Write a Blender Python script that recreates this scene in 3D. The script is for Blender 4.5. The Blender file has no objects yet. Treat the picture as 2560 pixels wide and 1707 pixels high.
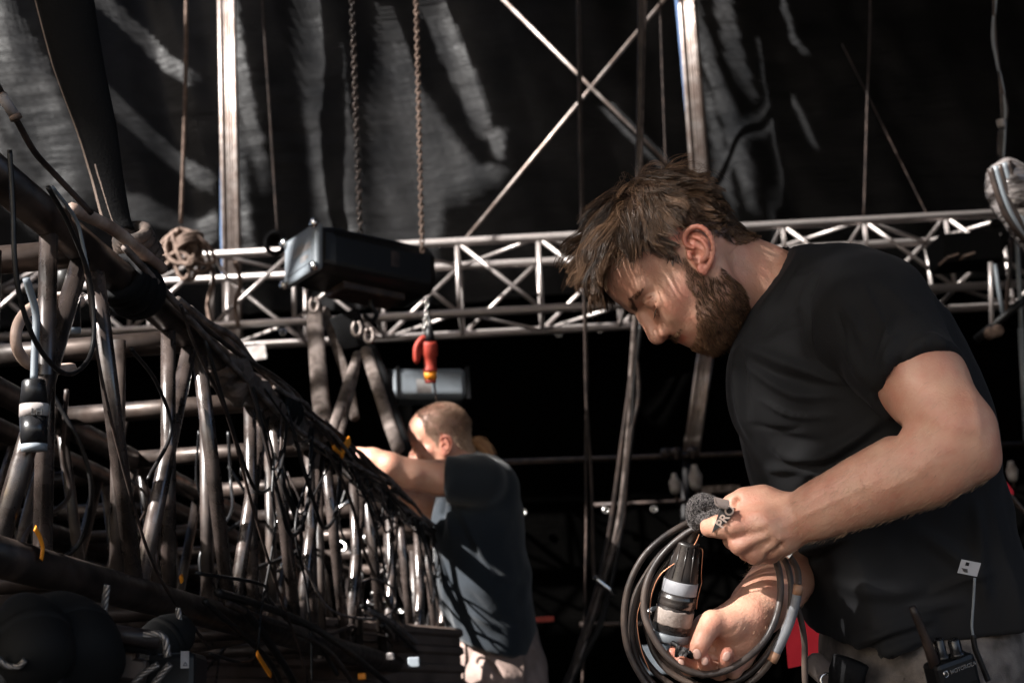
import bpy, math, random, os
import numpy as np
from mathutils import Vector, Matrix
import time as _time
T00 = _time.time()

random.seed(7)
rng = np.random.default_rng(11)
sc = bpy.context.scene

# ------------------------------------------------------------------ camera
PITCH, ROLL = math.radians(16.0), math.radians(3.0)
FPX = 3556.0                       # 50 mm on a 36 mm sensor, photo 2560 px wide
cam_data = bpy.data.cameras.new("camera")
cam = bpy.data.objects.new("camera", cam_data)
sc.collection.objects.link(cam)
cam_data.lens = 50.0
cam_data.sensor_width = 36.0
cam_data.clip_start = 0.05
cam_data.clip_end = 300.0
Rm = Matrix.Rotation(math.radians(90) + PITCH, 4, 'X') @ Matrix.Rotation(-ROLL, 4, 'Z')
CAMLOC = Vector((0, 0, 0.95))
CW = Matrix.Translation(CAMLOC) @ Rm
cam.matrix_world = CW
cam_data.dof.use_dof = True
cam_data.dof.focus_distance = 1.72
cam_data.dof.aperture_fstop = 8.5
sc.camera = cam
CWn = np.array(CW)
CWinv = np.linalg.inv(CWn)

# ------------------------------------------------------------------ sky, sun, exposure
SUN_DIR = Vector((0.67, 0.50, -0.57)).normalized()      # the way the light travels
world = bpy.data.worlds.new("World")
sc.world = world
world.use_nodes = True
nt = world.node_tree
bg = nt.nodes['Background']
sky = nt.nodes.new('ShaderNodeTexSky')
sky.sky_type = 'NISHITA'
sky.sun_disc = False
sky.sun_elevation = math.asin(-SUN_DIR.z)
sky.sun_rotation = math.atan2(-SUN_DIR.x, -SUN_DIR.y)
sky.dust_density = 3.0
sky.air_density = 0.8
nt.links.new(sky.outputs[0], bg.inputs[0])
bg.inputs[1].default_value = 0.09
sun_data = bpy.data.lights.new("sun", 'SUN')
sun_data.energy = 5.0
sun_data.angle = math.radians(0.55)
sun_data.color = (1.0, 0.965, 0.925)
sun = bpy.data.objects.new("sun", sun_data)
sun.rotation_euler = SUN_DIR.to_track_quat('-Z', 'Y').to_euler()
sun.location = (-6, -4, 8)
sc.collection.objects.link(sun)
sc.view_settings.view_transform = 'Standard'
sc.view_settings.look = 'None'
sc.view_settings.gamma = 1.0
sc.view_settings.exposure = 2.35
sc.cycles.max_bounces = 6

# ------------------------------------------------------------------ coordinates
def cs(px, py, d):
    """photo pixel at a depth along the camera axis -> camera space (x right, y up, z to the viewer)"""
    return np.array([(px - 1280.0) / FPX * d, (853.5 - py) / FPX * d, -d])
def c2w(p):
    p = np.asarray(p, float)
    return p @ CWn[:3, :3].T + CWn[:3, 3]
def w2c(p):
    p = np.asarray(p, float)
    return p @ CWinv[:3, :3].T + CWinv[:3, 3]
def P(px, py, d):
    return c2w(cs(px, py, d))
def pix(p):
    c = w2c(p)
    return (1280 + c[..., 0] / -c[..., 2] * FPX, 853.5 - c[..., 1] / -c[..., 2] * FPX)
O = np.array(CAMLOC)
def ray_plane(px, py, p0, n):
    d = P(px, py, 1.0) - O
    t = np.dot(np.asarray(p0) - O, n) / np.dot(d, n)
    return O + d * t
def rayY(px, py, y):
    return ray_plane(px, py, (0, y, 0), (0, 1, 0))

# ------------------------------------------------------------------ object helpers
def nrm(v):
    v = np.asarray(v, float)
    return v / (np.linalg.norm(v) + 1e-12)
def link(name, verts, faces, mat=None, parent=None, smooth=True, world_verts=True):
    me = bpy.data.meshes.new(name)
    verts = np.asarray(verts, dtype=np.float32).reshape(-1, 3)
    if isinstance(faces, np.ndarray):
        n, k = faces.shape
        me.vertices.add(len(verts)); me.vertices.foreach_set('co', verts.ravel())
        me.loops.add(n * k); me.loops.foreach_set('vertex_index', faces.astype(np.int32).ravel())
        me.polygons.add(n)
        me.polygons.foreach_set('loop_start', np.arange(n, dtype=np.int32) * k)
        me.update(calc_edges=True); me.validate()
    else:
        me.from_pydata(verts.tolist(), [], faces); me.update()
    if smooth:
        me.polygons.foreach_set('use_smooth', np.ones(len(me.polygons), dtype=bool))
    o = bpy.data.objects.new(name, me)
    sc.collection.objects.link(o)
    if mat is not None:
        me.materials.append(mat)
    if parent is not None:
        o.parent = parent
        o.matrix_parent_inverse = parent.matrix_world.inverted()
    return o
def tag(o, label=None, cat=None, group=None, kind=None):
    if label: o['label'] = label
    if cat: o['category'] = cat
    if group: o['group'] = group
    if kind: o['kind'] = kind
    return o
def empty(name, loc, label, cat, group=None):
    o = bpy.data.objects.new(name, None)
    o.location = Vector(loc); o.empty_display_size = 0.1
    sc.collection.objects.link(o)
    bpy_mat = Matrix.Translation(Vector(loc)); o.matrix_world = bpy_mat
    return tag(o, label, cat, group)

class MB:
    """collects simple solids into one mesh"""
    def __init__(s): s.v = []; s.f = []; s.n = 0
    def add(s, v, f):
        v = np.asarray(v, float); s.v.append(v); s.f += [tuple(i + s.n for i in q) for q in f]; s.n += len(v); return s
    def tube(s, pts, r, n=10, caps=True, flat=None):
        pts = np.asarray(pts, float); m = len(pts)
        r = np.broadcast_to(np.asarray(r, float), (m,))
        tang = np.gradient(pts, axis=0); tang /= (np.linalg.norm(tang, axis=1)[:, None] + 1e-12)
        ref = np.array([0, 0, 1.0]) if abs(tang[0][2]) < .9 else np.array([1.0, 0, 0])
        u = nrm(np.cross(tang[0], ref)); V = []
        for i in range(m):
            u = u - tang[i] * np.dot(u, tang[i]); u = nrm(u); w = np.cross(tang[i], u)
            a = np.arange(n) * 2 * math.pi / n
            e = (np.cos(a)[:, None] * u + np.sin(a)[:, None] * w) * r[i]
            if flat is not None:
                fx = nrm(np.asarray(flat[0], float)); e = e - fx * (e @ fx)[:, None] * (1 - flat[1])
            V.append(pts[i] + e)
        V = np.concatenate(V); F = []
        for i in range(m - 1):
            for j in range(n):
                k = (j + 1) % n
                F.append((i * n + j, i * n + k, (i + 1) * n + k, (i + 1) * n + j))
        if caps:
            F.append(tuple(range(n - 1, -1, -1))); F.append(tuple((m - 1) * n + j for j in range(n)))
        return s.add(V, F)
    def box(s, c, hx, hy, hz, R=None):
        R = np.eye(3) if R is None else np.asarray(R, float)     # rows: local axes
        c = np.asarray(c, float); V = []
        for z in (-1, 1):
            for y in (-1, 1):
                for x in (-1, 1):
                    V.append(c + R[0] * hx * x + R[1] * hy * y + R[2] * hz * z)
        return s.add(V, [(0, 2, 3, 1), (4, 5, 7, 6), (0, 1, 5, 4), (2, 6, 7, 3), (0, 4, 6, 2), (1, 3, 7, 5)])
    def lathe(s, p0, ax, prof, n=24, caps=True):
        """prof: (distance along the axis, radius)"""
        ax = nrm(ax); ref = np.array([0, 0, 1.0]) if abs(ax[2]) < .9 else np.array([1.0, 0, 0])
        u = nrm(np.cross(ax, ref)); w = np.cross(ax, u); V = []
        a = np.arange(n) * 2 * math.pi / n
        for t, r in prof:
            V.append(np.asarray(p0) + ax * t + (np.cos(a)[:, None] * u + np.sin(a)[:, None] * w) * r)
        V = np.concatenate(V); F = []; m = len(prof)
        for i in range(m - 1):
            for j in range(n):
                k = (j + 1) % n
                F.append((i * n + j, i * n + k, (i + 1) * n + k, (i + 1) * n + j))
        if caps:
            F.append(tuple(range(n - 1, -1, -1))); F.append(tuple((m - 1) * n + j for j in range(n)))
        return s.add(V, F)
    def build(s, name, mat, parent=None, smooth=True, bevel=0.0, auto=None):
        o = link(name, np.concatenate(s.v), s.f, mat, parent, smooth=smooth)
        if bevel:
            b = o.modifiers.new('bevel', 'BEVEL'); b.width = bevel; b.segments = 2; b.limit_method = 'ANGLE'; b.angle_limit = math.radians(35)
        if auto:
            o.data.set_sharp_from_angle(angle=math.radians(auto))
        return o

def spline(pts, n=60, closed=False):
    """Catmull-Rom through the points"""
    pts = np.asarray(pts, float)
    if closed: q = np.vstack([pts[-1], pts, pts[0], pts[1]])
    else: q = np.vstack([2 * pts[0] - pts[1], pts, 2 * pts[-1] - pts[-2]])
    seg = len(q) - 3; t = np.linspace(0, seg - 1e-6, n); i = t.astype(int); f = (t - i)[:, None]
    a, b, c, d = q[i], q[i + 1], q[i + 2], q[i + 3]
    return .5 * ((2 * b) + (-a + c) * f + (2 * a - 5 * b + 4 * c - d) * f ** 2 + (-a + 3 * b - 3 * c + d) * f ** 3)

# ------------------------------------------------------------------ noise
def vnoise(p, seed=0):
    """smooth value noise, p (N,3) in cells"""
    i = np.floor(p).astype(np.int64); f = p - i; f = f * f * (3 - 2 * f)
    def h(a):
        x = (a[:, 0] * 73856093) ^ (a[:, 1] * 19349663) ^ (a[:, 2] * 83492791) ^ (seed * 2654435761)
        x = (x ^ (x >> 13)) * 1274126177 & 0x7fffffff
        return (x % 10007) / 10007.0
    r = 0
    for dx in (0, 1):
        for dy in (0, 1):
            for dz in (0, 1):
                w = (f[:, 0] if dx else 1 - f[:, 0]) * (f[:, 1] if dy else 1 - f[:, 1]) * (f[:, 2] if dz else 1 - f[:, 2])
                r = r + w * h(i + np.array([dx, dy, dz]))
    return r * 2 - 1

# ------------------------------------------------------------------ implicit surfaces
class Field:
    def __init__(s, lo, hi, h):
        s.lo = np.asarray(lo, float); s.h = h
        s.n = np.ceil((np.asarray(hi, float) - s.lo) / h).astype(int) + 1
        s.F = np.full(s.n, 1.0, np.float32)
        s.ax = [np.arange(s.n[i]) * h + s.lo[i] for i in range(3)]
    def region(s, lo, hi):
        a = np.clip(np.floor((np.asarray(lo) - s.lo) / s.h).astype(int), 0, s.n)
        b = np.clip(np.ceil((np.asarray(hi) - s.lo) / s.h).astype(int) + 1, 0, s.n)
        return tuple(slice(a[i], b[i]) for i in range(3))
    def put(s, fn, lo, hi, k, op):
        m = k + 4 * s.h
        R = s.region(np.asarray(lo) - m, np.asarray(hi) + m)
        if any(r.stop <= r.start for r in R): return
        X = s.ax[0][R[0]][:, None, None].astype(np.float32); Y = s.ax[1][R[1]][None, :, None].astype(np.float32); Z = s.ax[2][R[2]][None, None, :].astype(np.float32)
        d = fn(X, Y, Z); A = s.F[R]
        if op == 'sub':
            d = -d
            if k > 0:
                h = np.clip(.5 - .5 * (A - d) / k, 0, 1) ; s.F[R] = A * (1 - h) + d * h + k * h * (1 - h)
            else: s.F[R] = np.maximum(A, d)
        else:
            if k > 0:
                h = np.clip(.5 + .5 * (A - d) / k, 0, 1); s.F[R] = A * (1 - h) + d * h - k * h * (1 - h)
            else: s.F[R] = np.minimum(A, d)
    def ell(s, c, r, k=.01, R=None, op='add'):
        c = np.asarray(c, float); r = np.broadcast_to(np.asarray(r, float), (3,))
        rm = r.max(); Rr = np.eye(3) if R is None else np.asarray(R, float)
        ext = np.abs(Rr.T) @ r
        def fn(X, Y, Z):
            x, y, z = X - c[0], Y - c[1], Z - c[2]
            if R is not None:
                x, y, z = (Rr[0][0] * x + Rr[0][1] * y + Rr[0][2] * z, Rr[1][0] * x + Rr[1][1] * y + Rr[1][2] * z, Rr[2][0] * x + Rr[2][1] * y + Rr[2][2] * z)
            a = np.sqrt((x / r[0]) ** 2 + (y / r[1]) ** 2 + (z / r[2]) ** 2) + 1e-6
            b = np.sqrt((x / r[0] ** 2) ** 2 + (y / r[1] ** 2) ** 2 + (z / r[2] ** 2) ** 2) + 1e-6
            return a * (a - 1) / b
        s.put(fn, c - ext, c + ext, k, op)
    def cap(s, a, b, ra, rb, k=.01, flat=None, op='add'):
        """round cone; flat=(axis, factor) squeezes it along an axis"""
        a = np.asarray(a, float); b = np.asarray(b, float); ab = b - a; L2 = float(ab @ ab) + 1e-12
        rm = max(ra, rb) * (max(1, flat[1]) if flat else 1)
        fx = nrm(flat[0]) if flat else None
        def fn(X, Y, Z):
            x, y, z = X - a[0], Y - a[1], Z - a[2]
            t = np.clip((x * ab[0] + y * ab[1] + z * ab[2]) / L2, 0, 1)
            x = x - t * ab[0]; y = y - t * ab[1]; z = z - t * ab[2]
            q = x * x + y * y + z * z; sc_ = 1.0
            if flat:
                c = x * fx[0] + y * fx[1] + z * fx[2]; q = q - c * c + (c / flat[1]) ** 2; sc_ = min(1, flat[1])
            return (np.sqrt(q) - (ra + (rb - ra) * t)) * sc_
        s.put(fn, np.minimum(a, b) - rm, np.maximum(a, b) + rm, k, op)
    def chain(s, pts, rad, k=.006, n=None, op='add', flat=None):
        pts = np.asarray(pts, float); rad = np.broadcast_to(np.asarray(rad, float), (len(pts),))
        if n:
            t0 = np.linspace(0, 1, len(pts)); t1 = np.linspace(0, 1, n); rad = np.interp(t1, t0, rad); pts = spline(pts, n)
        for i in range(len(pts) - 1):
            s.cap(pts[i], pts[i + 1], rad[i], rad[i + 1], k if i == 0 else min(k, rad[i] * .8), flat=flat, op=op)
    def half(s, p, n, op='sub', k=0.0):
        """removes everything on the side the normal points to"""
        n = nrm(n); c = float(np.dot(p, n))
        X, Y, Z = s.ax[0][:, None, None], s.ax[1][None, :, None], s.ax[2][None, None, :]
        d = (X * n[0] + Y * n[1] + Z * n[2] - c).astype(np.float32)
        s.F = np.maximum(s.F, d)
    def mesh(s):
        F = s.F; F[F == 0] = 1e-9
        neg = F < 0
        n = s.n
        c = np.zeros(n - 1, np.uint8)
        for dx in (0, 1):
            for dy in (0, 1):
                for dz in (0, 1):
                    c += neg[dx:n[0] - 1 + dx, dy:n[1] - 1 + dy, dz:n[2] - 1 + dz]
        act = np.argwhere((c > 0) & (c < 8)); del c
        idx = np.full(n - 1, -1, np.int32); idx[act[:, 0], act[:, 1], act[:, 2]] = np.arange(len(act))
        acc = np.zeros((len(act), 3)); cnt = np.zeros(len(act))
        cor = [(x, y, z) for x in (0, 1) for y in (0, 1) for z in (0, 1)]
        V = {q: F[act[:, 0] + q[0], act[:, 1] + q[1], act[:, 2] + q[2]].astype(float) for q in cor}
        for a in cor:
            for ax in range(3):
                if a[ax] == 0:
                    b = list(a); b[ax] = 1; b = tuple(b)
                    va, vb = V[a], V[b]; m = (va < 0) != (vb < 0)
                    t = np.where(m, va / np.where(m, va - vb, 1), 0)
                    p = np.array(a, float)[None, :].repeat(len(act), 0); p[:, ax] += t
                    acc += p * m[:, None]; cnt += m
        verts = (act + acc / cnt[:, None]) * s.h + s.lo
        faces = []
        for ax in range(3):
            o1, o2 = [(1, 2), (2, 0), (0, 1)][ax]
            sl0 = [slice(None)] * 3; sl1 = [slice(None)] * 3
            sl0[ax] = slice(0, -1); sl1[ax] = slice(1, None)
            A, B = neg[tuple(sl0)], neg[tuple(sl1)]
            e = np.argwhere(A != B)
            e = e[(e[:, o1] > 0) & (e[:, o2] > 0) & (e[:, o1] < n[o1] - 1) & (e[:, o2] < n[o2] - 1)]
            flip = A[e[:, 0], e[:, 1], e[:, 2]]
            def g(d1, d2):
                q = e.copy(); q[:, o1] -= d1; q[:, o2] -= d2
                return idx[q[:, 0], q[:, 1], q[:, 2]]
            q = np.stack([g(1, 1), g(0, 1), g(0, 0), g(1, 0)], 1)
            q[~flip] = q[~flip][:, ::-1]
            faces.append(q)
        faces = np.concatenate(faces); faces = faces[(faces >= 0).all(1)]
        return verts, faces

def vnormals(v, f):
    n = np.cross(v[f[:, 2]] - v[f[:, 0]], v[f[:, 3]] - v[f[:, 1]])
    out = np.zeros_like(v)
    for i in range(4):
        for j in range(3): out[:, j] += np.bincount(f[:, i], n[:, j], len(v))
    return out / (np.linalg.norm(out, axis=1)[:, None] + 1e-12)
def relax(v, f, it=1, lam=.5):
    e = np.concatenate([f[:, [0, 1]], f[:, [1, 2]], f[:, [2, 3]], f[:, [3, 0]]])
    e = np.concatenate([e, e[:, ::-1]])
    cnt = np.bincount(e[:, 0], minlength=len(v))[:, None] + 1e-9
    for _ in range(it):
        s = np.stack([np.bincount(e[:, 0], v[e[:, 1], j], len(v)) for j in range(3)], 1)
        v = v * (1 - lam) + lam * s / cnt
    return v
def joinm(*vf):
    V = []; Fs = []; n = 0
    for v, f in vf: V.append(v); Fs.append(f + n); n += len(v)
    return np.concatenate(V), np.concatenate(Fs)

# ------------------------------------------------------------------ hair strands as one mesh
def strands(paths, r0, taper=.25):
    """paths (N,M,3), root radius (N,) -> triangular tubes"""
    N, M, _ = paths.shape
    t = np.gradient(paths, axis=1); t /= (np.linalg.norm(t, axis=2, keepdims=True) + 1e-12)
    ref = np.array([.31, .52, .79]); u = np.cross(t, ref); u /= (np.linalg.norm(u, axis=2, keepdims=True) + 1e-12); w = np.cross(t, u)
    r = (np.asarray(r0)[:, None] * (1 - (1 - taper) * np.linspace(0, 1, M)[None, :] ** 1.5))[..., None]
    V = []
    for k in range(3):
        a = k * 2 * math.pi / 3
        V.append(paths + (u * math.cos(a) + w * math.sin(a)) * r)
    V = np.stack(V, 2).reshape(-1, 3)           # index ((n*M)+m)*3+k
    n_ = np.arange(N)[:, None, None] * M * 3; m_ = np.arange(M - 1)[None, :, None] * 3; k_ = np.arange(3)[None, None, :]; k2 = (k_ + 1) % 3
    b = n_ + m_
    F = np.stack([b + k_, b + k2, b + 3 + k2, b + 3 + k_], -1).reshape(-1, 4)
    return V, F

# ------------------------------------------------------------------ materials
def new_mat(name, col=(.5, .5, .5), rough=.5, metal=0.0, spec=.4, **kw):
    m = bpy.data.materials.new(name); m.use_nodes = True
    b = m.node_tree.nodes['Principled BSDF']
    b.inputs['Base Color'].default_value = (*col, 1); b.inputs['Roughness'].default_value = rough
    b.inputs['Metallic'].default_value = metal; b.inputs['Specular IOR Level'].default_value = spec
    for k, v in kw.items(): b.inputs[k.replace('_', ' ')].default_value = v
    return m
def nd(m, t, **kw):
    n = m.node_tree.nodes.new(t)
    for k, v in kw.items():
        if k.startswith('i_'): n.inputs[k[2:].replace('_', ' ')].default_value = v
        else: setattr(n, k, v)
    return n
def lk(m, a, b): m.node_tree.links.new(a, b)
def bump_noise(m, scale, strength, dist=.002, detail=4, stretch=None, rough_var=None, col_var=None):
    """adds noise relief, roughness and colour variation to a principled material"""
    b = m.node_tree.nodes['Principled BSDF']
    tc = nd(m, 'ShaderNodeTexCoord'); mp = nd(m, 'ShaderNodeMapping')
    if stretch: mp.inputs['Scale'].default_value = stretch
    lk(m, tc.outputs['Object'], mp.inputs[0])
    n = nd(m, 'ShaderNodeTexNoise'); n.inputs['Scale'].default_value = scale; n.inputs['Detail'].default_value = detail
    lk(m, mp.outputs[0], n.inputs['Vector'])
    bp = nd(m, 'ShaderNodeBump'); bp.inputs['Strength'].default_value = strength; bp.inputs['Distance'].default_value = dist
    lk(m, n.outputs[0], bp.inputs['Height']); lk(m, bp.outputs[0], b.inputs['Normal'])
    if rough_var:
        r = nd(m, 'ShaderNodeMapRange'); r.inputs['From Min'].default_value = .3; r.inputs['From Max'].default_value = .7
        r.inputs['To Min'].default_value = rough_var[0]; r.inputs['To Max'].default_value = rough_var[1]
        lk(m, n.outputs[0], r.inputs[0]); lk(m, r.outputs[0], b.inputs['Roughness'])
    if col_var:
        n2 = nd(m, 'ShaderNodeTexNoise'); n2.inputs['Scale'].default_value = col_var[2]; n2.inputs['Detail'].default_value = 5
        lk(m, mp.outputs[0], n2.inputs['Vector'])
        r = nd(m, 'ShaderNodeValToRGB'); r.color_ramp.elements[0].position = .38; r.color_ramp.elements[1].position = .66
        r.color_ramp.elements[0].color = (*col_var[0], 1); r.color_ramp.elements[1].color = (*col_var[1], 1)
        lk(m, n2.outputs[0], r.inputs[0]); lk(m, r.outputs[0], b.inputs['Base Color'])
    return m
# ================================================================== materials for people
def skin_mat(name, base, red, rough=.47, bump=.45):
    m = new_mat(name, base, rough, spec=.5, Subsurface_Weight=.06, Subsurface_Scale=.006)
    b = m.node_tree.nodes['Principled BSDF']
    b.inputs['Subsurface Radius'].default_value = (1.0, .35, .2)
    tc = nd(m, 'ShaderNodeTexCoord')
    n = nd(m, 'ShaderNodeTexNoise', i_Scale=34.0, i_Detail=8.0, i_Roughness=.62); lk(m, tc.outputs['Object'], n.inputs['Vector'])
    n2 = nd(m, 'ShaderNodeTexNoise', i_Scale=420.0, i_Detail=3.0); lk(m, tc.outputs['Object'], n2.inputs['Vector'])
    at = nd(m, 'ShaderNodeAttribute'); at.attribute_name = 'tint'
    rr = nd(m, 'ShaderNodeMapRange', i_From_Min=.35, i_From_Max=.7, i_To_Min=0.0, i_To_Max=.6); lk(m, n.outputs[0], rr.inputs[0])
    ad = nd(m, 'ShaderNodeMath', operation='ADD', use_clamp=True)
    sp = nd(m, 'ShaderNodeSeparateColor'); lk(m, at.outputs['Color'], sp.inputs[0])
    lk(m, rr.outputs[0], ad.inputs[0]); lk(m, sp.outputs[0], ad.inputs[1])
    mx = nd(m, 'ShaderNodeMix', data_type='RGBA'); mx.inputs[6].default_value = (*base, 1); mx.inputs[7].default_value = (*red, 1)
    lk(m, ad.outputs[0], mx.inputs[0])
    mx2 = nd(m, 'ShaderNodeMix', data_type='RGBA'); mx2.inputs[7].default_value = (.07, .042, .03, 1)   # hair roots
    lk(m, sp.outputs[1], mx2.inputs[0]); lk(m, mx.outputs[2], mx2.inputs[6]); lk(m, mx2.outputs[2], b.inputs['Base Color'])
    bp = nd(m, 'ShaderNodeBump', i_Strength=bump, i_Distance=.0016); lk(m, n2.outputs[0], bp.inputs['Height'])
    bp2 = nd(m, 'ShaderNodeBump', i_Strength=bump, i_Distance=.004); lk(m, n.outputs[0], bp2.inputs['Height']); lk(m, bp2.outputs[0], bp.inputs['Normal'])
    lk(m, bp.outputs[0], b.inputs['Normal'])
    return m
def hair_mat(name, dark, light, rough=.38, spec=.6):
    m = new_mat(name, dark, rough, spec=spec)
    b = m.node_tree.nodes['Principled BSDF']
    at = nd(m, 'ShaderNodeAttribute'); at.attribute_name = 'tint'
    sp = nd(m, 'ShaderNodeSeparateColor'); lk(m, at.outputs['Color'], sp.inputs[0])
    mx = nd(m, 'ShaderNodeMix', data_type='RGBA'); mx.inputs[6].default_value = (*dark, 1); mx.inputs[7].default_value = (*light, 1)
    lk(m, sp.outputs[0], mx.inputs[0]); lk(m, mx.outputs[2], b.inputs['Base Color'])
    return m
def set_tint(o, rgb):
    """rgb (N,3) per vertex"""
    a = o.data.color_attributes.new('tint', 'FLOAT_COLOR', 'POINT')
    c = np.ones((len(rgb), 4), np.float32); c[:, :3] = rgb
    a.data.foreach_set('color', c.ravel())

# ================================================================== the head, in its own frame: x forward, y left, z up, origin between the ears
def head_field(h=.0013, smile=True, lo=(-.115, -.10, -.22), hi=(.145, .10, .15)):
    f = Field(lo, hi, h)
    f.ell((.004, 0, .052), (.088, .074, .078), 0)
    f.ell((.046, 0, .056), (.062, .062, .058), .02)
    f.ell((.042, 0, -.018), (.062, .056, .068), .02)
    f.ell((.006, 0, .0), (.066, .064, .05), .03)
    for s in (1, -1):
        f.ell((.062, .043 * s, -.010), (.028, .021, .020), .014)
        f.cap((.094, .014 * s, .034), (.080, .044 * s, .034), .0120, .0105, .010)
        f.cap((.008, .054 * s, -.020), (.030, .044 * s, -.062), .018, .020, .022)
        f.cap((.030, .044 * s, -.062), (.064, .020 * s, -.080), .018, .015, .020)
        f.cap((.084, .020 * s, -.030), (.064, .040 * s, -.055), .016, .016, .012)
    f.ell((.040, 0, -.056), (.048, .044, .036), .02)
    f.ell((.056, 0, -.035), (.034, .050, .04), .02)
    f.ell((.076, 0, -.074), (.014, .022, .013), .012)
    f.ell((.070, 0, -.050), (.028, .034, .034), .014)
    # eye sockets and closed, looking-down lids
    for s in (1, -1):
        f.ell((.109, .033 * s, .013), (.021, .021, .0120), .010, op='sub')
        f.ell((.0825, .032 * s, .013), (.0135, .0155, .0130), .004)
        f.ell((.080, .033 * s, .002), (.0135, .020, .008), .006)
        lid = [(.0870, .017 * s, .005), (.0955, .026 * s, .0030), (.0950, .036 * s, .0028), (.0860, .047 * s, .0058)]
        f.chain(lid, .0013, .0012, n=8, op='sub')
        fold = [(.0900, .018 * s, .0175), (.0955, .027 * s, .0210), (.0935, .037 * s, .0205), (.0835, .048 * s, .0145)]
        f.chain(fold, .0015, .0025, n=8, op='sub')
        for q in range(3):
            f.chain([(.078, .053 * s, .008 - q * .006), (.068, .058 * s, .011 - q * .010)], .0006, .002, n=3, op='sub')
    # nose
    f.cap((.095, 0, .028), (.104, 0, .010), .0105, .0080, .007)
    f.cap((.103, 0, .012), (.113, 0, -.012), .0080, .0105, .006)
    f.ell((.1125, 0, -.0175), (.0120, .0130, .0105), .005)
    for s in (1, -1):
        f.ell((.1015, .0130 * s, -.0205), (.0125, .0085, .0088), .004)
        f.cap((.096, .0225 * s, -.015), (.0895, .0225 * s, -.027), .0016, .0016, .004, op='sub')
        f.ell((.1050, .0068 * s, -.0285), (.0055, .0030, .004), .003, op='sub')
    f.cap((.102, 0, -.022), (.095, 0, -.031), .006, .006, .006)
    # lips
    f.chain([(.077, .026, -.0395), (.0895, .014, -.0390), (.0945, 0, -.0395), (.0895, -.014, -.0390), (.077, -.026, -.0395)], [.003, .0052, .0056, .0052, .003], .004, n=9)
    f.chain([(.077, .024, -.0450), (.0865, .012, -.0505), (.0905, 0, -.0515), (.0865, -.012, -.0505), (.077, -.024, -.0450)], [.003, .0062, .0070, .0062, .003], .005, n=9)
    f.chain([(.0730, .033, -.0365), (.0840, .025, -.0425), (.0955, .012, -.0450), (.0990, 0, -.0455), (.0955, -.012, -.0450), (.0840, -.025, -.0425), (.0730, -.033, -.0365)], .0021, .0014, n=13, op='sub')
    if smile:
        for s in (1, -1):
            f.chain([(.096, .024 * s, -.020), (.088, .035 * s, -.032), (.076, .041 * s, -.046)], .0016, .006, n=6, op='sub')
            f.ell((.078, .037 * s, -.020), (.016, .014, .013), .012)
    return f
def add_ear(f, c=(.006, .073, -.001), ang=36, s=1):
    """the auricle on side s; c is its middle; ang tilts its length forward at the lobe"""
    a = math.radians(ang)
    dn = np.array([math.sin(a), 0, -math.cos(a)]); fw = np.array([math.cos(a), 0, math.sin(a)])
    out = np.array([-.30, .95 * s, 0]); out = nrm(out)
    c = np.array(c) * np.array([1, s, 1])
    def q(u, v, w=0): return c + fw * u + dn * v + np.array([0, s, 0]) * w - fw * 0
    def lift(u): return .010 - u * .42          # the rear rim stands off the head
    def p(u, v, w=0): return q(u, v, lift(u) + w)
    R = np.array([fw, dn, np.cross(fw, dn)])
    f.ell(p(-.001, .000, -.009), (.0165, .0265, .0085), .005, R=np.array([nrm(fw + np.array([0, -.42 * s, 0])), dn, nrm(np.cross(fw + np.array([0, -.42 * s, 0]), dn))]))
    f.ell(p(.006, .006, .004), (.0085, .0120, .0085), .003, R=R, op='sub')
    f.ell(p(-.001, -.010, .0035), (.0100, .0110, .0055), .003, R=R, op='sub')
    helix = [p(.006, -.004, .000), p(.013, -.012, .000), p(.012, -.022, .001), p(.003, -.0285, .002), p(-.009, -.026, .002), p(-.0165, -.014, .002), p(-.0175, .002, .001), p(-.012, .016, .000), p(-.004, .025, -.001)]
    f.chain(helix, [.0022, .0027, .0030, .0032, .0032, .0030, .0027, .0025, .0035], .0022, n=20)
    anti = [p(.002, -.018, -.001), p(-.006, -.010, .001), p(-.009, .001, .002), p(-.006, .012, .002), p(.002, .016, .0025)]
    f.chain(anti, [.0018, .0026, .0030, .0030, .0030], .003, n=10)
    f.ell(p(.004, .0265, .000), (.0075, .0085, .0042), .004, R=R)
    f.ell(p(.0135, .004, .0045), (.0040, .0065, .0030), .003, R=R)
    f.ell(p(.008, .004, .001), (.0035, .004, .010), .002, R=R, op='sub')
# ================================================================== the man in front: head pose
def pose(pitch, roll, yaw, px, py, D):
    """rows fwd, left, up of a head that faces image-left, in camera space, and its origin"""
    p, r, y = map(math.radians, (pitch, roll, yaw))
    f = np.array([-math.cos(p), -math.sin(p), 0]); u = np.array([-math.sin(p), math.cos(p), 0]); l = np.array([0, 0, 1.0])
    l2 = l * math.cos(r) + u * math.sin(r); u2 = u * math.cos(r) - l * math.sin(r)
    f2 = f * math.cos(y) + l2 * math.sin(y); l3 = l2 * math.cos(y) - f * math.sin(y)
    return np.array([f2, l3, u2]), cs(px, py, D)
HB, HO = pose(54, 10, 6, 1745, 652, 1.88)
def h2c(p): return np.asarray(p) @ HB + HO          # head frame -> camera space
def c2h(p): return (np.asarray(p) - HO) @ HB.T

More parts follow.
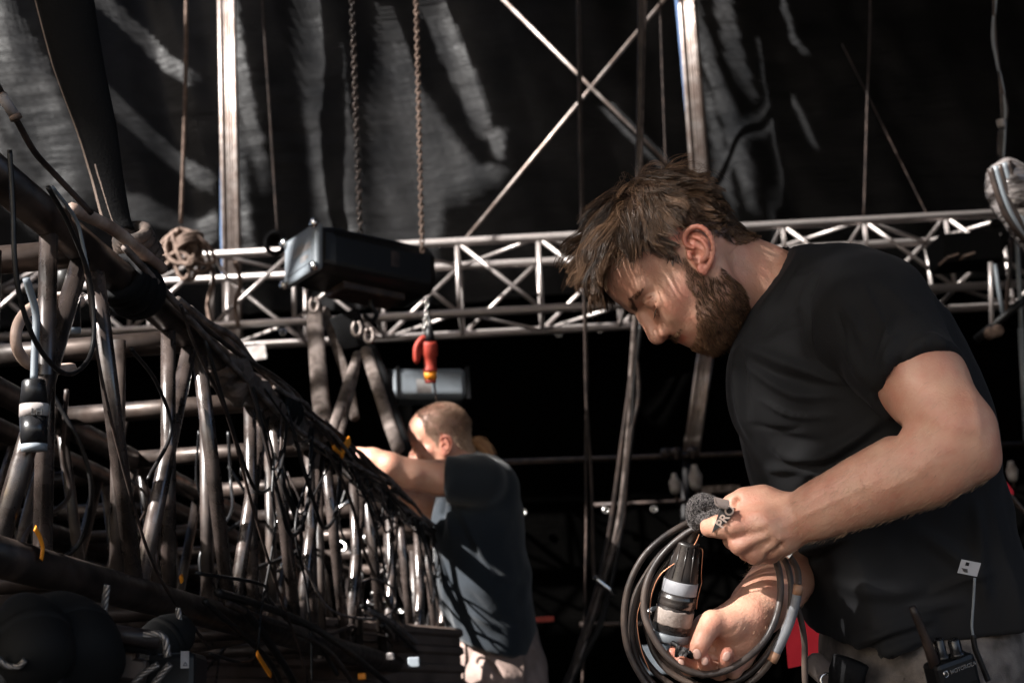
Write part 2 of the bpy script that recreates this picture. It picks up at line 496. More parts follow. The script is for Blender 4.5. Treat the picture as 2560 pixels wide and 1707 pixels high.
def sdf_sample(f, p):
    """trilinear value and gradient of a field"""
    q = (p - f.lo) / f.h; q = np.clip(q, 1, np.array(f.n) - 3); i = q.astype(int); w = q - i
    def g(i):
        r = 0
        for a in (0, 1):
            for b in (0, 1):
                for c in (0, 1):
                    ww = (w[:, 0] if a else 1 - w[:, 0]) * (w[:, 1] if b else 1 - w[:, 1]) * (w[:, 2] if c else 1 - w[:, 2])
                    r = r + ww * f.F[i[:, 0] + a, i[:, 1] + b, i[:, 2] + c]
        return r
    v = g(i); e = np.eye(3, dtype=int)
    G = np.stack([g(np.minimum(i + e[k], np.array(f.n) - 2)) - g(i - e[k]) for k in range(3)], 1)
    return v, G / (np.linalg.norm(G, axis=1)[:, None] + 1e-9)
def grow(f, root, d0, comb, length, steps=12, stiff=.55, grav=None, gamp=.2, curl=.3, cell=.02, seed=1, keep=.0015, clump=None, cl=.7, lift=0):
    """integrates strands; comb(p) gives the preferred direction"""
    N = len(root); p = root.copy(); d = d0.copy(); out = [p.copy()]
    st = (length / (steps - 1))[:, None]
    for k in range(steps - 1):
        c = comb(p)
        nz = np.stack([vnoise(p / cell + 7.1 * j, seed + j) for j in range(3)], 1)
        d = d * stiff + c * (1 - stiff) + nz * curl + (grav * gamp * (k / steps) if grav is not None else 0)
        d /= (np.linalg.norm(d, axis=1)[:, None] + 1e-9)
        p = p + d * st
        v, g = sdf_sample(f, p)
        lim = keep + lift * (k + 1) / steps
        push = np.clip(lim - v, 0, .01)[:, None]
        inside = np.all((p > f.lo + f.h * 2) & (p < f.lo + f.h * (np.array(f.n) - 3)), axis=1)[:, None]
        p = p + g * push * inside
        out.append(p.copy())
    A = np.stack(out, 1)
    if clump is not None:
        ids = clump; t = np.linspace(0, 1, steps)[None, :, None] ** 1.3 * cl
        # each clump gathers towards the strand that leads it
        u, first = np.unique(ids, return_index=True); lead = first[np.searchsorted(u, ids)]
        A = A * (1 - t) + (A[lead] + (A[:, :1] - A[lead][:, :1]) * .12) * t
    return A

def build_main_head():
    f = head_field()
    add_ear(f); add_ear(f, s=-1)
    # the neck goes down into the collar
    nk = [c2h(cs(1800, 665, 1.90)), c2h(cs(1905, 728, 1.90)), c2h(cs(2030, 800, 1.90))]
    f.cap(nk[0], nk[1], .056, .058, .02)
    f.cap(nk[1], nk[2], .058, .072, .02)
    f.cap(c2h(cs(1850, 690, 1.845)), c2h(cs(1900, 830, 1.845)), .006, .008, .02)      # the long neck muscle
    return f
GRAV = c2h(HO + (CWn[:3, :3].T @ np.array([0, 0, -1.0])))       # world down in the head frame
def hairline(x):
    return np.interp(x, [-.10, -.060, -.035, -.012, .012, .030, .036, .042, .052, .062, .085, .108],
                        [-.050, -.046, -.030, .030, .036, .000, .014, .040, .062, .075, .083, .084])
def main_hair(f, v, n, body_obj):
    r = np.random.default_rng(5)
    hl = hairline(v[:, 0])
    ay = np.abs(v[:, 1])
    isear = (ay > .0735) & (v[:, 2] < .05)
    on = (v[:, 2] > hl + vnoise(v / .006, 3) * .002) & ~isear & (v[:, 2] > -.07)
    ids = np.flatnonzero(on)
    # ---- short dense undercoat, then long locks
    def comb(p):
        top = np.clip((p[:, 2] - .075) / .05, 0, 1)[:, None]
        back = np.clip((-p[:, 0] - .0) / .07, 0, 1)[:, None]
        crown = np.array([-.035, .01, .13])
        away = p - crown; away[:, 2] *= .3
        away /= (np.linalg.norm(away, axis=1)[:, None] + 1e-6)
        fw = np.array([1.0, .10, -.25]); side = np.array([.15, 0, -1.0])
        d = fw * top + side * (1 - top)
        d = d * (1 - back) + np.array([-.25, 0, -1.0]) * back
        d = d * .8 + away * .45
        d[:, 1] += np.sign(p[:, 1]) * .12
        return d / np.linalg.norm(d, axis=1)[:, None]
    # clump centres
    N = 8200
    root = ids[r.integers(0, len(ids), N)]
    p0 = v[root] + r.normal(0, .0006, (N, 3)); n0 = n[root]
    # clump ids from random centres
    C = v[ids[r.integers(0, len(ids), 420)]]
    cid = np.empty(N, int)
    for i in range(0, N, 1000):
        cid[i:i + 1000] = ((p0[i:i + 1000, None] - C[None]) ** 2).sum(2).argmin(1)
    z = p0[:, 2]; x = p0[:, 0]
    topness = np.clip((z - .045) / .055, 0, 1) * np.clip((x + .085) / .05, 0, 1)
    clen = r.uniform(.8, 1.2, 420)[cid]
    L = (.011 + .017 * np.clip((z + .03) / .08, 0, 1) + .048 * topness) * clen * r.uniform(.8, 1.1, N)
    front = np.clip((x - .055) / .035, 0, 1) * (z > .06)
    L = L * (1 - .28 * front)
    temple = np.clip((x - .02) / .02, 0, 1) * np.clip((.085 - z) / .02, 0, 1); L = L * (1 - .62 * temple)
    L = L * np.where(z < 0, .6, 1)
    up = (.45 + 1.5 * topness + .7 * front)[:, None]
    cdir = r.normal(0, .36, (420, 3))[cid] * (.35 + topness[:, None])
    d0 = n0 * up + comb(p0) * .75 + cdir
    d0 /= np.linalg.norm(d0, axis=1)[:, None]
    order = np.lexsort((r.random(N), cid))
    A = grow(f, p0, d0, comb, L, steps=13, stiff=.80, grav=GRAV, gamp=.16, curl=.30, cell=.022, seed=21, keep=.002, clump=cid, cl=.78, lift=.003 + .024 * topness)
    Vh, Fh = strands(A, r.uniform(.00030, .00052, N), .3)
    tint = np.repeat(np.clip(r.beta(1.1, 4.0, N) + .60 * r.random(420)[cid] ** 2 - .08 + .35 * front * r.random(N), 0, 1), 39)
    # flyaway hairs
    M = 420
    rt = ids[r.integers(0, len(ids), M * 3)]; rt = rt[v[rt, 2] > .06][:M]; M = len(rt)
    d1 = n[rt] * 1.0 + comb(v[rt]) * .5 + r.normal(0, .45, (M, 3)); d1 /= np.linalg.norm(d1, axis=1)[:, None]
    B = grow(f, v[rt], d1, comb, r.uniform(.035, .075, M), steps=13, stiff=.85, grav=GRAV, gamp=.3, curl=.35, cell=.012, seed=51, keep=.004, lift=.015)
    Vb, Fb = strands(B, np.full(M, .00020), .5)
    tb = np.repeat(r.uniform(.2, .9, M), 39)
    # a few long curls of the fringe
    fr = ids[(v[ids, 0] > .072) & (v[ids, 2] > .07)]
    K = 900; rt = fr[r.integers(0, len(fr), K)]
    fc = r.integers(0, 26, K)
    cd = r.normal(0, .35, (26, 3)); clF = r.uniform(.7, 1.25, 26)
    d2 = n[rt] * 1.3 + np.array([.75, .05, .35]) + cd[fc] * .8; d2 /= np.linalg.norm(d2, axis=1)[:, None]
    rootsC = v[fr[r.integers(0, len(fr), 26)]]
    fc = ((v[rt][:, None] - rootsC[None]) ** 2).sum(2).argmin(1)
    D = grow(f, v[rt], d2, lambda p: np.tile(nrm([.9, .12, -.5]), (len(p), 1)), .035 * clF[fc] * r.uniform(.85, 1.1, K), steps=15, stiff=.80, grav=GRAV, gamp=.28, curl=.50, cell=.014, seed=77, keep=.003, clump=fc, cl=.85, lift=.010)
    Vd, Fd = strands(D, r.uniform(.0003, .0005, K), .3)
    td = np.repeat(np.clip(r.uniform(.15, 1.0, K) + .2 * r.random(26)[fc], 0, 1), 45)
    V, F = joinm((Vh, Fh), (Vb, Fb), (Vd, Fd))
    return V, F, np.concatenate([tint, tb, td])

def main_beard(f, v, n):
    r = np.random.default_rng(8)
    x, y, z = v.T; ay = np.abs(y)
    # upper edge of the beard on the cheek: height limit as a function of x
    lim = np.interp(x, [.000, .024, .034, .048, .058, .068, .078, .090, .1], [-.005, .012, .000, -.012, -.034, -.044, -.050, -.060, -.063])
    back = np.interp(z, [-.11, -.09, -.06, -.03, 0, .03], [.035, .016, .006, .006, .012, .024])
    cheek = (z < lim + vnoise(v / .005, 9) * .003) & (x > back) & (ay > .012)
    chin = (z < -.060) & (x > .02)
    must = (x > .080) & (z < -.0285 - ay * .25) & (z > -.0400) & (ay < .036)
    soul = (x > .080) & (z < -.0565) & (ay < .008)
    mouth = (x > .076) & (ay < .030) & (z < -.037) & (z > -.0585)
    onb = ((cheek | chin | soul) & ~mouth) | must
    onb &= (z > -.125) & ~((ay > .070) & (x < .03))
    ids = np.flatnonzero(onb)
    N = 9000; rt = ids[r.integers(0, len(ids), N)]
    p = v[rt] + r.normal(0, .0005, (N, 3)); m = must[rt]
    def comb(q):
        d = np.tile(np.array([.35, 0, -1.0]), (len(q), 1)); d[:, 1] += np.sign(q[:, 1]) * .10
        mm = (q[:, 2] > -.045) & (q[:, 0] > .08); d[mm] = np.array([.1, 0, -.8]); d[mm, 1] += np.sign(q[mm, 1]) * .9
        return d / np.linalg.norm(d, axis=1)[:, None]
    dens = np.clip((lim[rt] - z[rt]) / .02, .15, 1); dens[m] = .5
    L = (.0035 + .0055 * dens) * r.uniform(.6, 1.2, N); L[m] *= .8
    C = p[r.integers(0, N, 500)]
    cid = np.empty(N, int)
    for i in range(0, N, 1000): cid[i:i + 1000] = ((p[i:i + 1000, None] - C[None]) ** 2).sum(2).argmin(1)
    d0 = n[rt] * .8 + comb(p) * .8 + r.normal(0, .22, (N, 3)); d0 /= np.linalg.norm(d0, axis=1)[:, None]
    A = grow(f, p, d0, comb, L, steps=7, stiff=.7, curl=.25, cell=.008, seed=31, keep=.0006, clump=cid, cl=.45, lift=.002)
    V, F = strands(A, r.uniform(.00020, .00034, N), .4)
    frontn = np.clip((v[rt, 0] - .06) / .03, 0, 1)
    t = np.clip(r.beta(1.2, 3, N) + frontn * r.uniform(0, .30, N) + (dens < .4) * .25, 0, 1)
    shade = np.zeros(len(v)); shade[ids] = 1
    return V, F, np.repeat(t, 21), shade

def main_brows(f, v, n):
    r = np.random.default_rng(3)
    x, y, z = v.T; ay = np.abs(y)
    mid = np.interp(ay, [.010, .030, .050], [.026, .036, .030]); th = np.interp(ay, [.008, .02, .045, .055], [.003, .0045, .003, .001])
    ids = np.flatnonzero((np.abs(z - mid) < th) & (ay > .010) & (ay < .054) & (x > .06))
    N = 700; rt = ids[r.integers(0, len(ids), N)]; p = v[rt]
    d = n[rt] * .4; d[:, 1] += np.sign(p[:, 1]) * .9; d[:, 2] += .15; d += r.normal(0, .15, d.shape); d /= np.linalg.norm(d, axis=1)[:, None]
    A = grow(f, p, d, lambda q: np.stack([q[:, 0] * 0 - .3, np.sign(q[:, 1]) * 1.0, q[:, 2] * 0 - .15], 1), r.uniform(.004, .009, N), steps=5, stiff=.7, curl=.1, seed=9, keep=.0005)
    sg = p[:, 1] > 0; out = [('eyebrow', strands(A[sg], np.full(sg.sum(), .00022), .4)), ('eyebrow', strands(A[~sg], np.full((~sg).sum(), .00022), .4))]
    # lashes along the closed lid
    pts = []
    for s in (1, -1):
        c = spline([(.0870, .017 * s, .004), (.0965, .026 * s, .0018), (.0955, .037 * s, .0018), (.0860, .047 * s, .0045)], 46)
        pts.append(c)
    p = np.concatenate(pts); d = np.tile(np.array([.8, 0, -.75]), (len(p), 1)); d[:, 1] = (p[:, 1] - np.sign(p[:, 1]) * .032) * 20; d /= np.linalg.norm(d, axis=1)[:, None]
    t = np.linspace(0, 1, 5)[None, :, None]
    B = p[:, None] + d[:, None] * t * .0085 + np.array([.001, 0, .002]) * t ** 2
    for h_ in (slice(0, 46), slice(46, 92)): out.append(('eyelashes', strands(B[h_], np.full(46, .00025), .3)))
    return out
# ================================================================== the stage: floor, sun-mask roof, drapes, posts, back truss
S = 1.0884                                     # measurements taken on a 2352 px wide copy
def px(pts): return [(a * S, b * S) for a, b in pts]
M = {}
M['deck'] = bump_noise(new_mat('deck', (.022, .018, .016), .8, spec=.2), 6, .3, .004)
M['roof'] = new_mat('sun_mask_sheet', (.008, .008, .009), .9, spec=.1)
M['alu'] = bump_noise(new_mat('aluminium', (.40, .36, .345), .45, metal=.6), 60, .15, .001, rough_var=(.3, .5))
M['alu_dirty'] = bump_noise(new_mat('aluminium_dirty', (.5, .45, .42), .45, metal=.75), 30, .2, .001, rough_var=(.35, .6), col_var=((.20, .155, .135), (.34, .30, .28), 9))
M['steel_dark'] = bump_noise(new_mat('truss_tube', (.1, .08, .07), .3, metal=.35, spec=.9), 45, .22, .001, rough_var=(.16, .42), col_var=((.020, .015, .013), (.080, .061, .054), 18))
M['steel_shaded'] = bump_noise(new_mat('truss_tube_shaded', (.03, .023, .02), .4, spec=.4), 45, .22, .001, rough_var=(.25, .5), col_var=((.012, .009, .008), (.06, .046, .04), 18))  # darker copy of the tube material, shade painted in for the rear tubes
M['chord'] = bump_noise(new_mat('chord_tube', (.09, .07, .065), .42, metal=.5), 40, .3, .001, rough_var=(.3, .55), col_var=((.020, .015, .013), (.066, .048, .040), 16))
M['rubber'] = bump_noise(new_mat('rubber', (.010, .009, .009), .42, spec=.3), 90, .12, .001, rough_var=(.35, .55))
M['rubber_brown'] = bump_noise(new_mat('rubber_brown', (.03, .02, .017), .45, spec=.35), 60, .15, .001, rough_var=(.35, .6), col_var=((.014, .010, .009), (.050, .034, .028), 20))
M['rubber_gloss'] = bump_noise(new_mat('rubber_gloss', (.010, .010, .011), .30, spec=.35), 50, .1, .001, rough_var=(.2, .45))
M['sling'] = bump_noise(new_mat('sling', (.005, .005, .0055), .85, spec=.12), 250, .5, .002)
M['web'] = bump_noise(new_mat('webbing', (.15, .12, .105), .85, spec=.1), 200, .5, .002, col_var=((.07, .055, .048), (.20, .165, .15), 26))
M['rope'] = bump_noise(new_mat('rope', (.25, .17, .13), .85), 150, .6, .003, col_var=((.10, .065, .05), (.20, .14, .11), 30))
M['black'] = new_mat('black_paint', (.006, .006, .0065), .42, spec=.25)
M['black_matte'] = bump_noise(new_mat('black_matte', (.006, .006, .006), .75, spec=.12), 80, .2, .002)
M['grey'] = new_mat('grey_plastic', (.16, .18, .20), .45)
M['white'] = bump_noise(new_mat('white_label', (.30, .27, .26), .6), 60, .2, .001, col_var=((.20, .17, .16), (.34, .32, .31), 25))
M['red'] = new_mat('red_plastic', (.32, .035, .02), .6)
M['red_cloth'] = bump_noise(new_mat('red_cloth', (.62, .02, .035), .8), 40, .4, .006)
M['orange'] = new_mat('orange_tape', (.85, .28, .02), .5)
M['beige'] = bump_noise(new_mat('beige_hose', (.42, .31, .25), .6), 40, .4, .002, col_var=((.20, .13, .10), (.50, .38, .31), 18))
M['zinc'] = new_mat('zinc', (.7, .68, .66), .25, metal=1.0)
def tarp_mat(name, c1, c2, rough, scale, spec):
    m = new_mat(name, c1, rough, spec=spec)
    b = m.node_tree.nodes['Principled BSDF']; tc = nd(m, 'ShaderNodeTexCoord')
    mp = nd(m, 'ShaderNodeMapping'); mp.inputs['Scale'].default_value = (1, 1, 6); lk(m, tc.outputs['Object'], mp.inputs[0])
    n = nd(m, 'ShaderNodeTexNoise', i_Scale=scale, i_Detail=6.0); lk(m, mp.outputs[0], n.inputs['Vector'])
    n2 = nd(m, 'ShaderNodeTexNoise', i_Scale=1.6, i_Detail=6.0, i_Roughness=.65); lk(m, tc.outputs['Object'], n2.inputs['Vector'])
    r = nd(m, 'ShaderNodeValToRGB'); r.color_ramp.elements[0].position = .35; r.color_ramp.elements[1].position = .7
    r.color_ramp.elements[0].color = (*c1, 1); r.color_ramp.elements[1].color = (*c2, 1); lk(m, n2.outputs[0], r.inputs[0]); lk(m, r.outputs[0], b.inputs['Base Color'])
    bp = nd(m, 'ShaderNodeBump', i_Strength=.5, i_Distance=.012); lk(m, n.outputs[0], bp.inputs['Height'])
    bp2 = nd(m, 'ShaderNodeBump', i_Strength=.4, i_Distance=.04); lk(m, n2.outputs[0], bp2.inputs['Height']); lk(m, bp2.outputs[0], bp.inputs['Normal'])
    lk(m, bp.outputs[0], b.inputs['Normal'])
    return m
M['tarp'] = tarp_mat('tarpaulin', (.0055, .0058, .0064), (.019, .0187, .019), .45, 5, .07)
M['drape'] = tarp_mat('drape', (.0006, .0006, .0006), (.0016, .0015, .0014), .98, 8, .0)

# floor of the stage and the ground in front of it
g = link('stage_floor', [(-14, -5, 0), (12, -5, 0), (12, 12, 0), (-14, 12, 0)], [(0, 1, 2, 3)], M['deck']); tag(g, kind='structure')
g = link('ground', [(-80, -80, -1.2), (80, -80, -1.2), (80, 80, -1.2), (-80, 80, -1.2)], [(0, 1, 2, 3)], bump_noise(new_mat('ground', (.16, .13, .10), .9), 2, .4, .05)); tag(g, kind='structure')

YT = 8.8                                       # plane of the back tarpaulins
SD = np.array(SUN_DIR)
ROOFZ = 6.7
LIT = []                                       # sun holes cut in the added roof mask, as polygons on it
def opening(pts, d=None, y=None, dens=1.0):
    q = []
    for a, b in pts:
        p = P(a, b, d) if d is not None else rayY(a, b, y)
        t = (ROOFZ - p[2]) / -SD[2]
        q.append((p - SD * t)[:2])
    q = np.array(q); c = q.mean(0)
    if y == YT:
        LIT.append((c + (q - c) * 1.14, .25)); LIT.append((c + (q - c) * 1.02, .5)); LIT.append((c + (q - c) * .86, .8))
    else: LIT.append((q, dens))
def line_opening(pts, w, **k):
    w = w * 1.25
    """opening along a line of the photo, w pixels wide"""
    pts = np.array(pts, float)
    t = np.gradient(pts, axis=0); t /= np.linalg.norm(t, axis=1)[:, None]; nn = np.stack([-t[:, 1], t[:, 0]], 1) * w / 2
    opening(list(map(tuple, pts + nn)) + list(map(tuple, (pts - nn)[::-1])), **k)
T_ = dict(y=YT)
line_opening([(-30, 20), (70, 200), (160, 380), (250, 520)], 130, **T_)
line_opening([(-60, 330), (60, 470), (150, 560)], 90, **T_)
line_opening([(230, -20), (330, 70), (410, 150), (485, 205)], 30, **T_)
line_opening([(235, 190), (320, 290), (420, 385), (520, 450)], 30, **T_)
opening([(300, 500), (420, 520), (540, 530), (540, 590), (420, 580), (330, 580)], **T_)
opening([(590, -10), (615, -10), (640, 200), (682, 420), (668, 470), (630, 380), (602, 280)], **T_)
opening([(596, 290), (622, 380), (644, 620), (602, 620)], **T_)
opening([(722, -20), (797, -20), (832, 170), (872, 330), (905, 560), (910, 640), (860, 640), (830, 560), (790, 380), (755, 200)], **T_)
opening([(923, 20), (961, 30), (1034, 214), (1126, 337), (1194, 413), (1267, 421), (1233, 452), (1090, 490), (1064, 620), (927, 620), (923, 306)], **T_)
opening([(1010, -20), (1083, -20), (1141, 100), (1194, 214), (1217, 291), (1194, 318), (1171, 314), (1114, 199), (1064, 103)], **T_)
opening([(1194, 321), (1275, 329), (1267, 406), (1248, 406), (1225, 356)], **T_)
opening([(1741, -10), (1756, 31), (1782, 102), (1817, 219), (1853, 306), (1879, 408), (1884, 500), (1858, 490), (1828, 398), (1802, 306), (1761, 168), (1746, 92)], **T_)
opening([(1782, -20), (1833, -20), (1853, 102), (1879, 224), (1863, 230), (1822, 153)], **T_)
opening([(1745, 204), (1771, 224), (1802, 347), (1822, 510), (1800, 490), (1770, 388)], **T_)
line_opening([(1955, -10), (1985, 100), (2010, 130)], 12, **T_)
line_opening([(1930, 180), (1975, 250), (2020, 350)], 10, **T_)

def sheet(name, x0, x1, z0, z1, ydef, fold, mat, nx=160, nz=110, label=None, cat='tarpaulin', group=None, th=.004):
    xs = np.linspace(x0, x1, nx); zs = np.linspace(z0, z1, nz)
    X, Z = np.meshgrid(xs, zs, indexing='ij'); Y = ydef + fold(X, Z)
    V = np.stack([X, Y, Z], -1).reshape(-1, 3)
    i, j = np.meshgrid(np.arange(nx - 1), np.arange(nz - 1), indexing='ij'); a = (i * nz + j).ravel()
    F = np.stack([a, a + nz, a + nz + 1, a + 1], 1)
    o = link(name, V, F, mat)
    sm = o.modifiers.new('thickness', 'SOLIDIFY'); sm.thickness = th
    if label: tag(o, label, cat, group)
    return o
def n2(X, Z, sx, sz, seed):
    p = np.stack([X.ravel() * sx, Z.ravel() * sz, X.ravel() * 0 + seed * 3.7], 1)
    return vnoise(p, seed).reshape(X.shape)
def tarp_fold(seed, k=1.0):
    def f(X, Z):
        # vertical gathers that lean, horizontal creases from packing and small crumple
        u = X + (Z - 4) * .22
        return k * (.10 * n2(u, Z, 1.6, .35, seed) + .05 * n2(u, Z, 4.5, .5, seed + 1) + .006 * n2(X, Z, 2.0, 14, seed + 2)
                    + .002 * n2(X, Z, 9, 22, seed + 3) + .008 * n2(X + Z * .5, Z, 7, 3, seed + 4))
    return f
xl = rayY(563, 300, YT)[0]; xr = rayY(1728, 300, YT)[0]
zt = rayY(1280, 715, YT)[2]
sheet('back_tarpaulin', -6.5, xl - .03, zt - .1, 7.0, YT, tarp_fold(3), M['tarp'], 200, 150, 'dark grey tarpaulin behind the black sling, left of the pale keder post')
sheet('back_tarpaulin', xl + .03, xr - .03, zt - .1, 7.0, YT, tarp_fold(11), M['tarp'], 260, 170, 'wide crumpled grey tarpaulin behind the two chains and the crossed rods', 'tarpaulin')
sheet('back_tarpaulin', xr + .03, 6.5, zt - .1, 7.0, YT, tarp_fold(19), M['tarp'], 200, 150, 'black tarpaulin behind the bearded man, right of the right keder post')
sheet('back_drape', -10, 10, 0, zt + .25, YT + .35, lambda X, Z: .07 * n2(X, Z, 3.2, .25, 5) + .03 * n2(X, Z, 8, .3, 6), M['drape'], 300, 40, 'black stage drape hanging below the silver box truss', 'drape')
# side drapes added out of view to block sun and sky
def wallsheet(name, pts, label):
    o = link(name, pts, [(0, 1, 2, 3)], M['drape'], smooth=False); sm = o.modifiers.new('thickness', 'SOLIDIFY'); sm.thickness = .01
    tag(o, label, 'drape')
RX0, RX1, RY0, RY1 = -11.0, 6.6, -5.0, 9.3
wallsheet('side_light_blocker', [(RX0, RY0, 0), (RX0, RY1, 0), (RX0, RY1, ROOFZ), (RX0, RY0, ROOFZ)], 'unseen black drape added at the left to block sun')
wallsheet('side_light_blocker', [(RX1, 0.0, 0), (RX1, RY1, 0), (RX1, RY1, ROOFZ), (RX1, 0.0, ROOFZ)], 'unseen black drape added at the right to block sky light')

wallsheet('front_sky_blocker', [(RX0, RY0, 3.3), (RX1, RY0, 3.3), (RX1, RY0, ROOFZ), (RX0, RY0, ROOFZ)], 'unseen black border added at the front to cut sky light')  # added out of view to keep sky light off the back wall
# ---- posts with keder grooves (two tubes and a flat web each)
def keder_post(a, b, y, w, label, lit=True, extra=None):
    p, q = rayY(*a, y), rayY(*b, y)
    if a[1] < 0: p = p + (p - q) * (6.65 - p[2]) / (p[2] - q[2])
    d = nrm(q - p)
    e = empty('keder_post', q, label, 'post', 'ribbed aluminium posts of the back wall')
    side = nrm(np.cross(d, [0, 1, 0]))
    m = MB()
    for k, s in ((-.78, .022), (-.18, .012), (.12, .012), (.45, .014), (.80, .022)):
        m.tube([p + side * w * k, q + side * w * k], s * w / .07, 10)
    m.build('rail', M['alu_dirty'], e)
    m = MB(); R = np.array([side, nrm(np.cross(d, side)), d])
    m.box((p + q) / 2 + np.array([0, .012, 0]), w * .8, .008, np.linalg.norm(q - p) / 2, R); m.build('web', M['alu_dirty'], e, smooth=False)
    return e
wp = 22 / FPX * 8.9
keder_post((563, -150), (583, 850), 8.35, wp, 'ribbed pale post left of the chains, running up the back wall')
keder_post((1706, -150), (1752, 480), 8.35, wp * 1.02, 'ribbed pale post above the head of the bearded man')
keder_post((1772, 830), (1728, 1130), 8.9, wp * .9, 'dim brown ribbed post below the chin of the bearded man')
line_opening([(548, -150), (568, 600), (583, 850)], 70, y=8.35)
line_opening([(1700, -150), (1746, 480)], 40, y=8.35)

# ---- silver box truss across the back wall
YF, YB = 7.6, 8.02
e = empty('box_truss', rayY(1145, 590, YF), 'long silver lattice box truss running across the back wall', 'truss')
zTF = .5 * (rayY(1426, 588, YF)[2] + rayY(2400, 540, YF)[2]); zBF = rayY(1556, 762, YF)[2]
zTF = rayY(1426, 590, YF)[2]
sl = 0.0
def bt(x, top, back): return np.array([x, YB if back else YF, (zTF if top else zBF)])
x0, x1 = rayY(-500, 640, YF)[0], rayY(3000, 530, YF)[0]
for top in (1, 0):
    for back in (0, 1):
        m = MB(); m.tube([bt(x0, top, back), bt((x0 + x1) / 2, top, back), bt(x1, top, back)], .025, 12); m.build('chord', M['alu'], e)
nodes = []
xa = rayY(1145, 690, YF)[0]; xb = rayY(1350, 680, YF)[0]; bay = xb - xa
k0 = math.floor((x0 - xa) / bay); xs_ = [xa + k * bay for k in range(k0 + 1, int((x1 - xa) / bay) + 1)]
for i, x in enumerate(xs_):
    for back in (0, 1):
        m = MB(); m.tube([bt(x, 1, back), bt(x, 0, back)], .0125, 8); m.build('upright', M['alu'], e)
    for top in (1, 0):
        m = MB(); m.tube([bt(x, top, 0), bt(x, top, 1)], .011, 8); m.build('cross_tube', M['alu'], e)
    if i + 1 < len(xs_):
        xn = xs_[i + 1]; dn = (x > -1.2)
        for back in (0, 1):
            m = MB(); up = (dn != bool(back)); m.tube([bt(x, 1 if up else 0, back), bt(xn, 0 if up else 1, back)], .0125, 8); m.build('diagonal', M['alu'], e)
        for top in (1, 0):
            fl = (i % 2) ^ top; m = MB(); m.tube([bt(x, top, fl), bt(xn, top, 1 - fl)], .011, 8); m.build('diagonal', M['alu'], e)
opening([(60, 570), (2620, 450), (2620, 700), (60, 800)], y=7.8, dens=.6)
opening([(300, 760), (1700, 700), (1700, 850), (60, 890)], y=7.8, dens=.75)
# crossed bracing rods
for a, b, l in (((1225, -33), (1700, 440), 'thin bracing rod falling to the right across the tarpaulin'), ((1690, -36), (1158, 606), 'thin bracing rod rising to the right across the tarpaulin')):
    yy = 8.25 if a[0] < 1300 else 8.3
    o = MB().tube([rayY(*a, yy), rayY(*b, yy)], .0125, 8).build('bracing_rod', M['alu_dirty']); tag(o, l, 'rod')
    line_opening([a, ((a[0] + b[0]) / 2, (a[1] + b[1]) / 2), b], 26, y=yy)
# scaffold pipes in the dark behind
for a, b, r, l in (((1180, 1157), (2620, 1108), .017, 'thin brown scaffold pipe running level behind the man in front'), ((1480, 1262), (1760, 1250), .012, 'faint lower scaffold pipe behind the hanging cables'),
                   ((1450, 1560), (1900, 1558), .014, 'dim pipe low behind the coiled cable')):
    o = MB().tube([rayY(*a, 8.6), rayY(*b, 8.6)], r, 8).build('scaffold_pipe', M['rubber_brown']); tag(o, l, 'pipe')
o = MB().tube([rayY(1715, 1130, 8.62), rayY(1700, 1700, 8.62)], .022, 8).build('scaffold_pipe', M['rubber']); tag(o, 'dark upright scaffold pipe below the dim ribbed post', 'pipe')
m = MB()
for q in ((1665, 1133), (1690, 1132), (1732, 1130)):
    m = MB(); c = rayY(*q, 8.58); m.tube([c + [-.03, 0, 0], c + [.03, 0, 0]], .03, 10); m.tube([c + [0, -.02, .03], c + [0, -.02, -.04]], .012, 8)
    o = m.build('pipe_clamp', M['rubber_brown']); tag(o, 'small brown clamp on the level scaffold pipe', 'clamp', 'clamps on the level scaffold pipe')
# eyelets of the drape under the truss
for i, (a, b) in enumerate([(707, 832), (1012, 838), (1160, 829), (1310, 829), (1397, 836), (1500, 825), (1308, 1280), (1635, 1273), (1515, 1275)]):
    c = rayY(a, b, 9.0 + .02); mm = MB(); pts = [c + .018 * np.array([math.cos(t), -.4, math.sin(t)]) for t in np.linspace(0, 2 * math.pi, 13)]; mm.tube(pts, .009, 6, caps=False)
    o = mm.build('eyelet', M['zinc']); tag(o, 'small round metal eyelet in the black drape', 'eyelet', 'eyelets in the black drape')
# pale lamps / bottles far back
for q, s, l in (((1687, 1208), .05, 'small blurred pale lamp head left of the dark scaffold upright'), ((1738, 1192), .06, 'larger blurred pale lamp head right of the dark scaffold upright'), ((2530, 1178), .05, 'small blurred pale lamp head at the right edge')):
    c = rayY(*q, 8.2); e = empty('work_lamp', c, l, 'lamp')
    MB().lathe(c + [0, 0, -s * 1.2], (0, 0, 1), [(0, s * .35), (s * .3, s * .55), (s * 1.3, s * .7), (s * 2.0, s * .35), (s * 2.4, s * .3)], 16).build('housing', M['white'], e)
    MB().tube([c + [0, 0, -s * 1.2], c + [s * .5, .1, -s * 2.6]], s * .18, 8).build('bracket', M['rubber_brown'], e)
    if 0: line_opening([(q[0] - 20, q[1] - 50), (q[0], q[1] + 10), (q[0] + 10, q[1] + 40)], 50, y=8.2)
o = MB().box(rayY(1800, 1225, 8.2), .11, .05, .02).build('shelf_board', M['web'], smooth=False); tag(o, 'small brown board beside the larger pale lamp head', 'board')
c = rayY(640, 882, 7.4); o = MB().box(c, .055, .004, .042, np.array([nrm([1, 0, .12]), nrm([0, 1, 0]), nrm([-.12, 0, 1])])).build('paper_sign', M['white'], smooth=False, bevel=.01); tag(o, 'blank pale square card hanging under the truss, left of the slings', 'card')
opening([(590, 850), (690, 850), (690, 920), (590, 920)], y=7.4)
